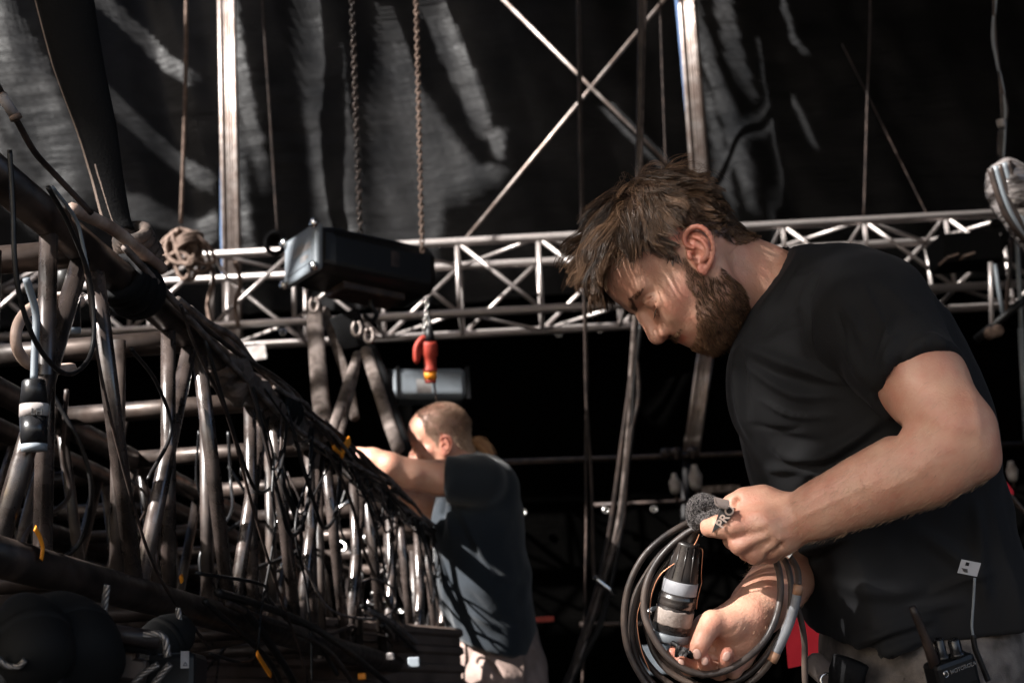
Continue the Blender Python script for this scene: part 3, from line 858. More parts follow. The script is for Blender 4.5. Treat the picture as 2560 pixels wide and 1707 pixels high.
# ================================================================== things that hang
def cable(name, pts, r, mat, label, cat='cable', group=None, n=None, seg=8, closed=False):
    pts = np.asarray(pts, float); n = max(n or 12, len(pts) * 8)
    o = MB().tube(spline(pts, n), r, seg).build(name, M[mat] if isinstance(mat, str) else mat)
    tag(o, label, cat, group); return o
def C(pts, d):
    """photo pixels at depths -> world points; d one depth or a list"""
    d = np.broadcast_to(np.interp(np.linspace(0, 1, len(pts)), np.linspace(0, 1, np.size(d)), np.ravel(d)), (len(pts),))
    w = np.array([P(a, b, k) for (a, b), k in zip(pts, d)])
    if pts[0][1] <= -15 and w[0][2] < 6.6:          # comes down from the roof
        u = nrm(nrm(w[0] - w[1]) * .6 + np.array([0, 0, .6])); st = np.linalg.norm(w[0] - w[1]); k = max(1, int((6.65 - w[0][2]) / u[2] / st))
        if k <= 60: w = np.vstack([[w[0] + u * ((6.65 - w[0][2]) / u[2]) * (j / k) for j in range(k, 0, -1)], w])
    return w
def chain_links(p, q, L, r, mat, parent, name='link'):
    d = q - p; D = np.linalg.norm(d); d = d / D; u = nrm(np.cross(d, [0, 1, 0])); w = np.cross(d, u); m = MB(); n = int(D / (L * .74))
    for i in range(n):
        c = p + d * (i + .5) * D / n; s = u if i % 2 else w
        t = np.linspace(0, 2 * math.pi, 11)
        m.tube([c + d * math.cos(a) * L * .5 + s * math.sin(a) * L * .33 for a in t], r, 5, caps=False)
    return m.build(name, mat, parent)
# ---- chain hoist
HD = 4.8
def hoist(c, ax, up, L, W, H, label, mats=('black', 'grey'), logo=False):
    """c centre, ax long axis (towards the right end)"""
    ax = nrm(ax); up = nrm(up - ax * np.dot(up, ax)); fw = np.cross(ax, up); fw = -fw; R = np.array([ax, fw, up])
    e = empty('chain_hoist', c, label, 'hoist')
    b = MB(); prof = [(-1, .92), (-.8, 1), (.82, 1.02), (.93, .9), (1.0, .62)]
    V = []; ring = [(-1, -.55), (-.72, -1), (.72, -1), (1, -.7), (1, .62), (.8, 1), (-.8, 1), (-1, .7)]
    for t, s in prof:
        for (y, z) in ring: V.append(c + ax * t * L - fw * y * W * s + up * z * H * s)
    F = []; k = len(ring)
    for i in range(len(prof) - 1):
        for j in range(k): F.append((i * k + j, i * k + (j + 1) % k, (i + 1) * k + (j + 1) % k, (i + 1) * k + j))
    F.append(tuple(range(k - 1, -1, -1))); F.append(tuple((len(prof) - 1) * k + j for j in range(k)))
    b.add(V, F); b.build('housing', M[mats[0]], e, smooth=False, bevel=.012)
    cc = c - ax * (L + .012)
    cap = MB().box(cc, .014, W * .97, H * .97, R).build('end_cover', M[mats[1]], e, smooth=False, bevel=.010)
    MB().box(cc - ax * .013 + up * H * .04, .004, W * .80, H * .66, R).build('cover_panel', M[mats[1]], e, smooth=False, bevel=.004)
    for y in (-1, 1):
        for z in (-1, 1):
            MB().lathe(cc - ax * .012 + fw * y * W * .9 + up * z * H * .88, -ax, [(0, .017), (.012, .017), (.018, .010)], 12).build('bolt', M['zinc'], e)
    return e, R, cc
e, R, cc = hoist(P(915, 672, HD), np.array([.80, .60, -.03]), np.array([-.03, 0, 1.0]), .225, .115, .084, 'black chain hoist with a lit grey end cover, hanging on two chains')
hf = R[1]; 
# toward the camera is -hf or +hf
if np.dot(hf, O - P(915, 672, HD)) < 0: hf = -hf
ctr = P(915, 672, HD)
for nm, t in (('handle', -.14), ('handle', .08)):
    b0 = ctr + R[0] * t + R[2] * .075
    pts = [b0, b0 + R[0] * .02 + R[2] * .035, b0 + R[0] * .06 + R[2] * .045, b0 + R[0] * .10 + R[2] * .02, b0 + R[0] * .115]
    MB().tube(spline(pts, 20), .006, 8).build(nm, M['black'], e)
MB().box(ctr + hf * .1165 + R[0] * .045 + R[2] * .005, .016, .001, .026, R).build('type_plate', M['rubber_brown'], e, smooth=False)
MB().box(ctr - R[2] * .092, .12, .06, .018, R).build('belly_plate', M['rubber_brown'], e, smooth=False, bevel=.006)
MB().tube(spline([ctr - R[2] * .09 + R[0] * .02, ctr - R[2] * .13 + R[0] * .02, ctr - R[2] * .155 + R[0] * .04, ctr - R[2] * .18 + R[0] * .02, ctr - R[2] * .165 - R[0] * .01], 24), .009, 8).build('hook', M['black'], e)
def text(body, size, mat, origin, xdir, ydir, name, parent, extrude=.0005, bold=False):
    c = bpy.data.curves.new(name, 'FONT'); c.body = body; c.size = size; c.extrude = extrude; c.align_x = 'CENTER'; c.align_y = 'CENTER'
    if bold: c.offset = size * .02
    o = bpy.data.objects.new(name, c); sc.collection.objects.link(o); c.materials.append(mat)
    x = nrm(xdir); z = nrm(np.cross(x, ydir)); y = np.cross(z, x)
    mw = Matrix(((x[0], y[0], z[0], origin[0]), (x[1], y[1], z[1], origin[1]), (x[2], y[2], z[2], origin[2]), (0, 0, 0, 1)))
    o.matrix_basis = Matrix.Identity(4)
    me = bpy.data.meshes.new_from_object(o); bpy.data.objects.remove(o); me.transform(mw)
    o = bpy.data.objects.new(name, me); sc.collection.objects.link(o)
    if not me.materials: me.materials.append(mat)
    if parent is not None: o.parent = parent; o.matrix_parent_inverse = parent.matrix_world.inverted()
    return o
# blurred white lettering on the end cover (two short lines of marks)
fcam = hf
ux = fcam * 1.0 if False else np.cross(R[2], -R[0])
if w2c(ctr + ux)[0] < w2c(ctr)[0]: ux = -ux
text('Liftket', .046, M['white'], cc - R[0] * .0185 + ux * .022 + R[2] * .012, ux, R[2], 'lettering', e, bold=True)
text('D8+', .028, M['white'], cc - R[0] * .0185 + ux * .042 - R[2] * .028, ux, R[2], 'lettering', e, bold=True)
opening([(690, 570), (860, 560), (860, 700), (850, 800), (690, 800)], d=HD)
# chains
for a, b, l, mt, d0 in (((879, -20), (902, 612), 'dark load chain running up from the left half of the black hoist', 'zinc', HD + .05), ((1040, -20), (1056, 630), 'rust coloured load chain running up from the right end of the black hoist', 'rope', HD)):
    p, q = P(*a, d0), P(*b, d0); p = p + (p - q) * (6.6 - p[2]) / (p[2] - q[2])
    o = chain_links(p, q, .024 if mt == 'zinc' else .020, .0035, M['chord' if mt == 'zinc' else mt], None, 'load_chain'); tag(o, l, 'chain')
    line_opening([(a[0], a[1]), ((a[0] + b[0]) / 2, (a[1] + b[1]) / 2), b], 36, d=d0)
# red connector hanging under the hoist
rc = empty('red_connector', P(1074, 900, 4.7), 'red industrial plug with a yellow ring hanging below the black hoist', 'connector')
a0 = P(1073, 815, 4.7); dn = nrm(P(1076, 950, 4.7) - a0)
MB().lathe(a0, dn, [(0, .012), (.03, .016), (.055, .022)], 18).build('cable_gland', M['black'], rc)
MB().lathe(a0 + dn * .052, dn, [(0, .024), (.01, .026), (.045, .026), (.05, .022), (.085, .020), (.09, .024), (.098, .024)], 20).build('body', M['red'], rc)
MB().lathe(a0 + dn * .150, dn, [(0, .021), (.026, .021)], 20).build('ring', M['orange'], rc)
MB().lathe(a0 + dn * .1765, dn, [(0, .020), (.012, .018)], 20).build('tip', M['red'], rc)
MB().tube(spline([a0 + dn * .06 + P(1050, 900, 4.7) - P(1073, 900, 4.7), P(1042, 905, 4.68), P(1040, 870, 4.68), P(1056, 845, 4.69), P(1068, 852, 4.7)], 16), .009, 8).build('lid', M['red'], rc)
cable('hoist_cable', C([(1080, 740), (1068, 770), (1074, 800), (1074, 820)], [4.75, 4.7]), .006, 'rubber', 'short black cable from the hoist to the red plug')
o = chain_links(P(1068, 745, 4.72), P(1060, 840, 4.72), .018, .003, M['zinc'], None, 'load_chain'); tag(o, 'short loose chain end above the red plug', 'chain')
opening([(1030, 740), (1110, 740), (1110, 960), (1030, 960)], d=4.7)
cable('pull_line', C([(1085, 955), (1092, 1010)], 5.2), .004, 'web', 'thin grey line hanging between the red plug and the head of the second man', n=6)
# second motor behind the head of the second man
e2, R2, cc2 = hoist(P(1070, 968, 6.2), np.array([.98, .20, .0]), np.array([-.03, 0, 1.0]), .165, .08, .068, 'grey ribbed hoist motor hanging behind the bald-topped head of the second man', ('grey', 'black'))
MB().box(P(1060, 965, 6.05), .032, .001, .030, R2).build('type_plate', M['white'], e2, smooth=False)
for t in (-.14, .165): MB().box(P(1070, 968, 6.2) + R2[0] * t, .007, .084, .072, R2).build('rib', M['black'], e2, smooth=False)
# ---- webbing slings under the hoist
def band(name, pts, w, mat, label, cat='sling', group=None, th=.12, n=30, d=None):
    pts = spline(pts, n); m = MB(); t = nrm(pts[-1] - pts[0]); vd = nrm(O - pts.mean(0)); fl = vd
    m.tube(pts, w, 12, flat=(fl, th)); o = m.build(name, M[mat]); tag(o, label, cat, group); return o
band('webbing_sling', C(px([(722, 705), (728, 800), (735, 900), (745, 980)]), [4.75, 4.4]), .028, 'web', 'broad pale webbing sling hanging left below the black hoist')
band('webbing_sling', C(px([(745, 712), (770, 790), (800, 880), (815, 960)]), [4.8, 4.5]), .016, 'web', 'narrow pale webbing sling hanging behind the broad one')
band('webbing_sling', C(px([(822, 815), (800, 880), (765, 985)]), [4.6, 4.2]), .016, 'web', 'pale webbing leg slanting down left from the hoist hook')
band('webbing_sling', C(px([(825, 815), (812, 880), (782, 1000)]), [4.65, 4.25]), .010, 'web', 'thin webbing leg beside the left slanting one')
band('webbing_sling', C(px([(840, 805), (865, 880), (890, 960), (915, 1030)]), [4.6, 4.2]), .020, 'web', 'pale webbing leg slanting down right from the hoist hook')
band('webbing_sling', C(px([(850, 800), (882, 880), (905, 960), (930, 1030)]), [4.62, 4.22]), .022, 'sling', 'black webbing leg along the right slanting one')
band('webbing_sling', C(px([(790, 720), (805, 760), (812, 800)]), 4.7), .050, 'sling', 'wide black sling loop right under the hoist')
for q, l in (((722, 700), 'bright shackle at the head of the broad pale sling'), ((820, 755), 'bright shackle over the left slanting sling'), ((848, 770), 'bright shackle over the right slanting sling')):
    c = P(q[0] * S, q[1] * S, 4.62); t = np.linspace(.3, 2 * math.pi - .3, 16)
    o = MB().tube([c + np.array([math.sin(a) * .014, 0, math.cos(a) * .024]) for a in t], .007, 8).build('shackle', M['alu_dirty']); tag(o, l, 'shackle')
line_opening(px([(722, 700), (735, 820), (745, 990)]), 50, d=4.6)
line_opening(px([(822, 780), (800, 880), (765, 990)]), 36, d=4.5)
line_opening(px([(845, 780), (870, 880), (915, 1030)]), 30, d=4.5)
opening([(780, 760), (960, 770), (960, 830), (780, 830)], d=4.7)
# ---- coiled rope on the back truss and its line
cable('hanging_rope', C([(466, -20), (463, 250), (452, 560)], 7.3), .010, 'rope', 'thin brown rope hanging down to the rope coil', 'rope', n=30)
rcl = MB(); rg = np.random.default_rng(4); base = P(452, 590, 7.2)
for i in range(11):
    w = rg.uniform(.05, .13); h = rg.uniform(.12, .26); sh = rg.uniform(-.09, .11); t = np.linspace(0, 2 * math.pi, 26)
    rcl.tube([base + np.array([sh * (1 - math.cos(a)) * .7 + math.sin(a) * w * .6, rg.uniform(-.01, .01) + i * .008 - .04, -h * (1 - math.cos(a)) / 2 + .02]) for a in t], .011, 6, caps=False)
for i in range(3):
    t = np.linspace(0, 2 * math.pi, 20); rcl.tube([base + np.array([.045 + math.cos(a) * .06, .07 * math.sin(a), -.02 - .02 * i + .02 * math.cos(a)]) for a in t], .012, 6, caps=False)
o = rcl.build('rope_coil', M['rope']); tag(o, 'bundle of brown rope looped over the silver truss at the left', 'rope')
opening([(370, 540), (540, 540), (600, 900), (370, 900)], d=7.2)
line_opening([(460, 300), (452, 560)], 20, d=7.3)
for i, (pts, l) in enumerate([(px([(480, 600), (490, 640), (478, 700), (488, 760)]), 'crooked pale rope strand hanging left of the post foot'), (px([(540, 600), (552, 650), (540, 700), (548, 750)]), 'crooked pale rope strand hanging right of the post foot')]):
    cable('rope_strand', C(pts, 7.3), .012, 'rope', l, 'rope')
for a, b, d, r, l in (((655, -20), (694, 590), 7.9, .006, 'hair-thin dark line hanging right of the left post'), ((2105, 110), (2330, 560), 8.2, .005, 'faint thin line slanting down to the right part of the truss'),
                     ((2176, -20), (2160, 540), 8.1, .006, 'faint upright line in the black at the right'), ((1648, -20), (1665, 420), 7.9, .006, 'faint upright line left of the right post')):
    cable('thin_line', C([a, ((a[0] + b[0]) / 2, (a[1] + b[1]) / 2), b], d), r, 'rubber_brown', l, 'line', n=8)
kn = MB(); c = P(690, 612, 7.5)
for i in range(4):
    t = np.linspace(0, 2 * math.pi, 14); kn.tube([c + np.array([math.cos(a) * .05, .02 * i - .03, math.sin(a) * (.06 - .008 * i)]) for a in t], .013, 6, caps=False)
o = kn.build('cable_knot', M['sling']); tag(o, 'black knot of cable on the top chord of the silver truss', 'knot')
# ---- cables dropping through the middle of the picture
cable('hanging_cable', C([(1443, -30), (1450, 400), (1462, 800), (1466, 1000), (1478, 1200), (1484, 1420), (1492, 1452)], 5.2), .0066, 'rubber_brown', 'brown cable dropping behind the fringe of the bearded man', n=60)
cable('hanging_cable', C([(1447, -30), (1455, 420), (1464, 780), (1468, 950), (1464, 1120), (1466, 1300), (1462, 1500), (1456, 1720)], 5.25), .0055, 'rubber_brown', 'thinner brown cable running down beside the first one', n=60)
bund = [[(1606, -30), (1598, 400), (1590, 800), (1575, 960), (1556, 1100), (1540, 1220), (1520, 1350), (1490, 1480), (1440, 1640), (1410, 1725)],
        [(1612, -30), (1606, 160), (1600, 420), (1592, 700), (1578, 930), (1566, 1120), (1548, 1290), (1512, 1440), (1462, 1600), (1420, 1725)],
        [(1600, -30), (1596, 380), (1588, 820), (1596, 950), (1594, 1010), (1576, 1090), (1562, 1240), (1556, 1310), (1520, 1420), (1470, 1580), (1404, 1725)],
        [(1602, 810), (1584, 960), (1580, 1080), (1562, 1210), (1552, 1330), (1524, 1470), (1500, 1560), (1434, 1690), (1424, 1725)]]
for b_, l, mt in zip(bund, ('leftmost cable of the bundle that falls behind the nose', 'second cable of the bundle behind the nose', 'cable that bows out to the right of the bundle', 'rear cable of the bundle, seen at its lower half'), ('rubber_brown', 'web', 'rubber_brown', 'rubber')):
    cable('bundle_cable', C(b_, 4.6), .0086, mt, l, n=80)
o = MB().tube(C([(1486, 1440), (1500, 1455), (1520, 1470), (1535, 1488)], 4.55), .010, 8).build('bundle_tie', M['zinc']); tag(o, 'pale strap tied round the cable bundle low down', 'strap')
for pts in bund: line_opening(pts[2:], 20, d=4.6)
# ---- right-hand edge: lamp on the truss, wrapped cable, stand
lf = empty('stage_lamp', P(2420, 630, 6.2), 'black stage lamp hung on the silver truss at the right', 'lamp')
m = MB().box(P(2412, 632, 6.2), .135, .09, .065, np.array([nrm([1, .1, .04]), nrm([-.1, 1, 0]), nrm([-.04, 0, 1])])); m.build('housing', M['black_matte'], lf, smooth=False, bevel=.01)
MB().box(P(2372, 648, 6.1), .028, .05, .004, np.array([nrm([1, .1, .3]), nrm([-.1, 1, 0]), nrm([-.3, 0, 1])])).build('lens', M['beige'], lf, smooth=False)
MB().box(P(2412, 645, 6.1), .028, .05, .004, np.array([nrm([1, .1, .3]), nrm([-.1, 1, 0]), nrm([-.3, 0, 1])])).build('lens', M['beige'], lf, smooth=False)
MB().tube(spline([P(2470, 660, 6.2), P(2500, 620, 6.2), P(2520, 560, 6.3), P(2480, 560, 6.3)], 16), .02, 8).build('yoke', M['black_matte'], lf)
for a, b, r, mt, l in (((2476, 655), (2480, 825), .010, 'alu', 'short bright tube standing below the stage lamp'), ((2440, 850), (2620, 700), .016, 'black', 'black tube slanting up to the right edge below the stage lamp'), ((2486, 660), (2510, 800), .009, 'grey', 'dim grey rod behind the bright tube'),
                        ((2530, 590), (2514, 800), .009, 'rubber_brown', 'dim brown rod right of the bright tube'), ((2540, 560), (2558, 900), .010, 'grey', 'dim grey rod close to the right edge'), ((2552, 820), (2566, 1100), .012, 'grey', 'lowest dim grey rod at the right edge')):
    o = MB().tube([P(*a, 5.6), P(*b, 5.6)], r, 8).build('lamp_rod', M[mt]); tag(o, l, 'rod')
line_opening([(2476, 640), (2480, 825)], 16, d=5.6)
for i, q in enumerate([(2476, 832), (2494, 826)]):
    o = MB().lathe(P(q[0], q[1], 5.58) - np.array([0, .015, 0]), (0, 1, 0), [(0, .018), (.01, .024), (.03, .024), (.04, .015)], 14).build('knob', M['rope']); tag(o, ('dark' if i == 0 else 'pale') + ' round knob at the foot of the bright tube', 'knob')
wr = empty('wrapped_cable_bundle', P(2530, 480, 3.6), 'cable bundle wrapped in glossy clear plastic at the right edge', 'bundle')
wp_ = new_mat('cling_film', (.1, .1, .1), .2, spec=.5); bump_noise(wp_, 9, 1.0, .03, detail=3, stretch=(1, 1, 3), col_var=((.02, .016, .015), (.20, .18, .175), 14)); 
MB().tube(spline(C([(2472, 425), (2510, 450), (2560, 510), (2640, 610)], 3.6), 24), list(np.interp(np.linspace(0, 1, 24), [0, .15, .5, 1], [.012, .050, .070, .075])), 14).build('plastic_wrap', wp_, wr)
for k in range(5):
    o_ = k * 11; MB().tube(spline(C([(2476 + o_, 420 - o_ * .4), (2500 + o_, 500 - o_ * .3), (2530 + o_, 560), (2600, 640 + o_)], 3.55), 20), .009, 6).build('cable', M['grey' if k % 2 else 'rubber_brown'], wr)
for i, (pts, l) in enumerate([([(2483, -20), (2488, 100), (2500, 200), (2506, 320), (2500, 400)], 'thin cable dropping to the wrapped bundle'), ([(2490, -20), (2482, 90), (2494, 160), (2512, 260), (2508, 400)], 'second thin cable dropping to the wrapped bundle'), ([(2500, 200), (2518, 280), (2500, 330), (2496, 390)], 'short wavy cable just above the wrapped bundle')]):
    cable('drop_cable', C(pts, 3.8), .005, 'rubber_brown' if i != 1 else 'grey', l)
o = MB().lathe(P(2504, 318, 3.78), (0, 0, 1), [(0, .010), (.02, .012)], 10).build('cable_tie', M['white']); tag(o, 'small white tie on the thin drop cables', 'tie')
opening([(2460, 380), (2620, 380), (2620, 620), (2500, 600)], d=3.6)
opening([(950, 910), (1190, 915), (1190, 1020), (950, 1025)], d=6.1, dens=.6)
# red cloths behind the man
def blob(name, outline, d, th, mat, label, cat):
    f = Field(np.array([cs(x, y, d) for x, y in outline]).min(0) - .05, np.array([cs(x, y, d) for x, y in outline]).max(0) + .05, .006)
    c = np.array(outline, float).mean(0)
    pts = [cs(x, y, d) for x, y in outline]; cc_ = cs(c[0], c[1], d)
    for p_ in pts: f.cap(cc_, cc_ + (p_ - cc_) * .8, th * 1.3, th, .02)
    v, q = f.mesh(); v = v + vnormals(v, q) * (vnoise(v / .03, 4) * .006)[:, None]
    o = link(name, c2w(v), q, M[mat]); tag(o, label, cat); return o
rbp = [(1970, 1480), (2030, 1510), (2075, 1600), (2080, 1648), (2030, 1640), (1985, 1650), (1978, 1570)]
V = [P(x, y, 2.60) for x, y in rbp] + [P(x, y, 2.68) for x, y in rbp]; nb_ = len(rbp)
o = link('red_bag', V, [tuple(range(nb_)), tuple(range(2 * nb_ - 1, nb_ - 1, -1))] + [(i, (i + 1) % nb_, nb_ + (i + 1) % nb_, nb_ + i) for i in range(nb_)], M['red_cloth'], smooth=False)
bv_ = o.modifiers.new('bevel', 'BEVEL'); bv_.width = .012; bv_.segments = 3; tag(o, 'red cloth bag behind the belly of the man in front', 'bag')
o = MB().tube(C([(2496, 1190), (2508, 1212), (2522, 1232), (2532, 1250)], 2.8), [.004, .010, .011, .004], 10, flat=(CWn[:3, 2], .5)).build('red_rag', M['red_cloth']); tag(o, 'small red rag behind the back of the man in front', 'rag')
cable('waist_cable', C([(2525, 1235), (2545, 1260), (2575, 1295)], 2.8), .005, 'rubber_brown', 'thin cable end leading away from the small red rag')
o = MB().box(P(1355, 1548, 7.0), .06, .02, .012).build('red_strip', M['red'], smooth=False); tag(o, 'thin red strip in the dark behind the trousers of the second man', 'strip')
for q, s in (((1690, 1650), .10),):
    o = MB().box(P(1640, 1650, 5.0), .055, .05, .05).build('flight_case', M['grey'], smooth=False, bevel=.006); tag(o, 'small grey case low behind the coiled cable', 'case')
for x_ in (1555, 1690, 1395):
    pass
# ================================================================== the black truss on the left and its cables
vp = P(1700, 1850, 1.0) - O; vp[2] = 0; TD = nrm(vp)                    # its direction, level
A0 = P(0, 448, 1.60)
SN = nrm(np.cross(TD, [0, 0, 1])); SN = SN if SN[0] < 0 else -SN        # towards its far (left) side
PN = nrm(np.cross(TD, [0, 0, 1]))
B0 = ray_plane(0, 1392, A0, PN); ZB = B0[2]; ZT = A0[2]
def TT(s, w=0.0, z=None): p = A0 + TD * s + SN * w; return np.array([p[0], p[1], ZT if z is None else z])
def TBm(s, w=0.0): return TT(s, w, ZB)
WID = .42
def lattice(off, label, s0, s1, phase, chord_r=.0225):
    e = empty('lattice_truss', TT(1.5, off) * [1, 1, 0] + [0, 0, ZB], label, 'truss', 'black lattice trusses stacked at the left')
    for w in (0, WID):
        for top in (1, 0):
            m = MB(); ss = np.linspace(s0, s1, 14)
            pts = [TT(s, off + w, ZT if top else ZB) for s in ss]; m.tube(pts, chord_r, 18); m.build('chord', M['chord'], e)
    k = 0; s = phase
    while s < s1 - .1:
        for w in (0, WID):
            jt = (0 if w == 0 else .03)
            for (u0, u1) in (((s, 1), (s + .21, 0)), ((s + .21, 0), (s + .42, 1))):
                p = TT(u0[0] + (.022 if u0[1] else -.0) * (1 if u1[0] > u0[0] else -1) + jt, off + w, ZT - .015 if u0[1] else ZB + .015)
                q = TT(u1[0] - (.022 if u1[1] else .022) + jt, off + w, ZT - .015 if u1[1] else ZB + .015)
                if u0[0] < s0 or u1[0] > s1: continue
                m = MB(); m.tube([p, (p + q) / 2, q], .0120 if w == 0 else .0108, 12); m.build('diagonal', M['steel_dark'] if (w == 0 and off == 0) else M['steel_shaded'], e)
        if off == 0 and s + .30 < s1 and s + .30 > s0:
            for w_, s_ in ((.0, .30), (.10, .36)):
                m = MB(); m.tube([TT(s + s_, off + w_, ZT - .01), TT(s + s_ + .01, off + w_, (ZT + ZB) / 2), TT(s + s_ + .02, off + w_, ZB + .01)], .0112, 12); m.build('upright', M['steel_dark' if w_ == 0 else 'steel_shaded'], e)
        if s > s0:
            for z in (ZT, ZB):
                m = MB(); m.tube([TT(s, off, z), TT(s, off + WID / 2, z), TT(s, off + WID, z)], .019 if z == ZT else .014, 12); m.build('cross_tube', M['chord'], e)
                if z == ZB: m = MB(); m.tube([TT(s, off, z), TT(s + .42 if s + .42 < s1 else s1, off + WID, z)], .016, 10); m.build('diagonal', M['steel_shaded'], e)
        s += .42; k += 1
    return e
lattice(0, 'nearest black lattice truss running away from the left edge towards the second man', -.05, 4.3, -.17 + .0)
lattice(.55, 'second black lattice truss, just behind the nearest one', -.05, 4.1, -.02, .021)
lattice(1.05, 'third black lattice truss, farthest left behind the other two', .9, 4.0, .98, .018)
# ---- individual cables; pixel paths on the 2352 px copy, depth from the truss plane moved towards the viewer
def near(pts, off=.03, scale=S):
    out = []
    for a, b in pts:
        p = ray_plane(a * scale, b * scale, A0, PN); out.append(p - SN * off)
    # push along the view rays so that the picture position stays
    return np.array([ray_plane(a * scale, b * scale, A0 - SN * off, PN) for a, b in pts])
def nc(label, pts, r, mat, off=.035, group=None, n=None):
    return cable('cable', near(pts, off), r, mat, label, 'cable', group, n=n or len(pts) * 10)
nc('long black cable hanging in a big loop at the far left', [(22, 345), (30, 480), (34, 600), (50, 700), (90, 800), (150, 858), (200, 830), (216, 760), (205, 640), (160, 520), (110, 430)], 0.0029, 'rubber', .06)
nc('thin grey cable rising beside the big loop', [(205, 640), (190, 560), (172, 500), (120, 430)], 0.0023, 'grey', .05)
nc('thin black cable running the whole height from the top chord to the bottom edge', [(415, 700), (450, 800), (520, 950), (585, 1180), (640, 1360), (690, 1500), (715, 1600)], 0.0026, 'rubber_brown', .05)
nc('thin cable falling from the knot across the dark upright to the lower chord', [(150, 470), (196, 620), (215, 760), (240, 900), (290, 1100), (345, 1280), (400, 1380), (460, 1460), (480, 1490)], 0.0023, 'rubber_brown', .04)
nc('cable hanging in a shallow S in front of the middle uprights', [(725, 1040), (700, 1120), (682, 1180), (680, 1240), (700, 1330), (712, 1430), (716, 1570)], 0.0025, 'rubber', .04)
nc('pale scuffed cable slanting down towards the second man', [(748, 1030), (785, 1100), (815, 1180), (838, 1270), (880, 1360), (925, 1440), (960, 1500), (975, 1580)], 0.0041, 'rubber_brown', .04)
nc('cable with a curl at its end above the lower chord', [(600, 940), (618, 1000), (628, 1060), (625, 1140), (632, 1200), (622, 1280), (600, 1400), (590, 1490), (560, 1520), (480, 1500)], 0.0025, 'rubber', .05)
nc('stiff cable leaning right in front of the second upright', [(300, 800), (360, 880), (392, 990), (340, 1100)], 0.0028, 'rubber', .02)
nc('thin line crossing between the uprights near the yellow tape', [(640, 1010), (660, 1100), (690, 1180), (740, 1100), (768, 1040)], 0.0022, 'rubber', .03)
for i, (pts, r, mt, l) in enumerate([
    ([(500, 1360), (600, 1390), (700, 1430), (780, 1480), (880, 1560), (920, 1600)], 0.0066, 'rubber', 'thick black cable lying along the lower chord, upper one'),
    ([(520, 1385), (600, 1420), (680, 1450), (760, 1500), (830, 1600)], 0.0055, 'rubber_brown', 'brownish cable lying along the lower chord, lower one'),
    ([(560, 1400), (600, 1450), (660, 1540), (700, 1620)], 0.0066, 'rubber', 'glossy black cable dropping off the lower chord'),
    ([(840, 1400), (900, 1430), (960, 1480), (1020, 1530), (1060, 1590)], 0.0077, 'web', 'pale dusty cable arching down to the trousers of the second man'),
    ([(830, 1390), (900, 1440), (960, 1500), (1010, 1560), (1030, 1600)], 0.0055, 'rubber', 'black cable under the pale dusty one'),
    ([(470, 1380), (560, 1460), (620, 1520), (660, 1600)], 0.0044, 'rubber', 'thin black cable cut by the yellow marking tape'),
    ([(700, 1300), (760, 1400), (860, 1420), (905, 1395), (900, 1350), (860, 1330), (830, 1335)], 0.0028, 'web', 'thin pale cable making a ring above the lower chord')]):
    nc(l, pts, r, mt, .045)
nc('thick beige hose lying over the top chord, cut end to the right', [(165, 480), (210, 500), (265, 530), (320, 575), (372, 618)], 0.0085, 'beige', .035, n=40)
o = MB().tube(spline(near([(10, 700), (60, 690), (110, 690), (160, 700)], -.03), 6), .001, 4)
cable('hose_ring', spline(near([(185, 690), (130, 688), (75, 705), (42, 745), (38, 795), (65, 835), (110, 848), (165, 845)], -.02), 60), .0068, 'beige', 'curved beige hose ring at the far left below the cross tube', 'hose')
rod = empty('labelled_cable', P(60, 330, 1.5), 'brown cable with a worn paper sleeve slanting down from the left edge', 'cable')
rp = spline(C(px([(-10, 190), (40, 280), (80, 350), (130, 405), (210, 490)]), [1.45, 1.62]), 30); MB().tube(rp, .0034, 10).build('sheath', M['rubber_brown'], rod)
MB().tube(C(px([(4, 222), (20, 245), (37, 272)]), [1.45, 1.47]), .0056, 12).build('paper_sleeve', M['white'], rod)
for i in range(2): MB().tube(C(px([(1 + i * 33, 218 + i * 48), (5 + i * 33, 226 + i * 48)]), 1.46), .0064, 12).build('ring', M['rope'], rod)
# ---- the big black fabric sleeve coming down on the left, and the knot under it
sl_ = empty('cable_sleeve', P(300, 560, 1.75), 'wide black zipped fabric sleeve slanting down from the upper left', 'sleeve')
cpts = spline(C([(150, -70), (163, 0), (198, 163), (244, 326), (268, 435), (292, 544), (305, 580)], [2.05, 2.03]), 160)
zz = np.stack(pix(cpts), 1)[:, 1]; rad = np.interp(zz, [-60, 160, 330, 450, 580], [.042, .035, .027, .021, .018])
MB().tube(cpts, rad, 24, flat=(nrm(O - cpts[120]), .6)).build('fabric', M['sling'], sl_)
rv = nrm(P(0, 300, 1.8) - P(300, 300, 1.8)); vwd = nrm(O - cpts[120])
zip1 = np.array([c + rv * r * 1.0 + vwd * r * .12 for c, r in zip(cpts, rad)]); zip2 = np.array([c + rv * r * (.60 - .40 * t) + vwd * r * .56 for c, r, t in zip(cpts, rad, np.clip(np.linspace(-2, 1, 160), 0, 1))])
zm = bump_noise(new_mat('zip_cord', (.25, .19, .16), .7), 300, .6, .002)
MB().tube(zip1, .0042, 6).build('piping', zm, sl_); MB().tube(zip2[100:], .0024, 6).build('piping', zm, sl_)
rr_ = np.random.default_rng(2)
kt = empty('webbing_knot', P(315, 590, 1.7), 'lump of black webbing knotted where the fabric sleeve meets the top chord', 'knot')
m = MB(); kc = P(338, 590, 2.03)
for i in range(5):
    t = np.linspace(0, 2 * math.pi, 22); ph = i * .5
    m.tube([kc + np.array([math.cos(a) * (.018 + .0014 * i), -.01 + .008 * i, math.sin(a) * .018 - .004 * i]) + np.array([0, .02 * math.sin(a + ph), 0]) for a in t], .009, 8, caps=False, flat=(vwd, .5))
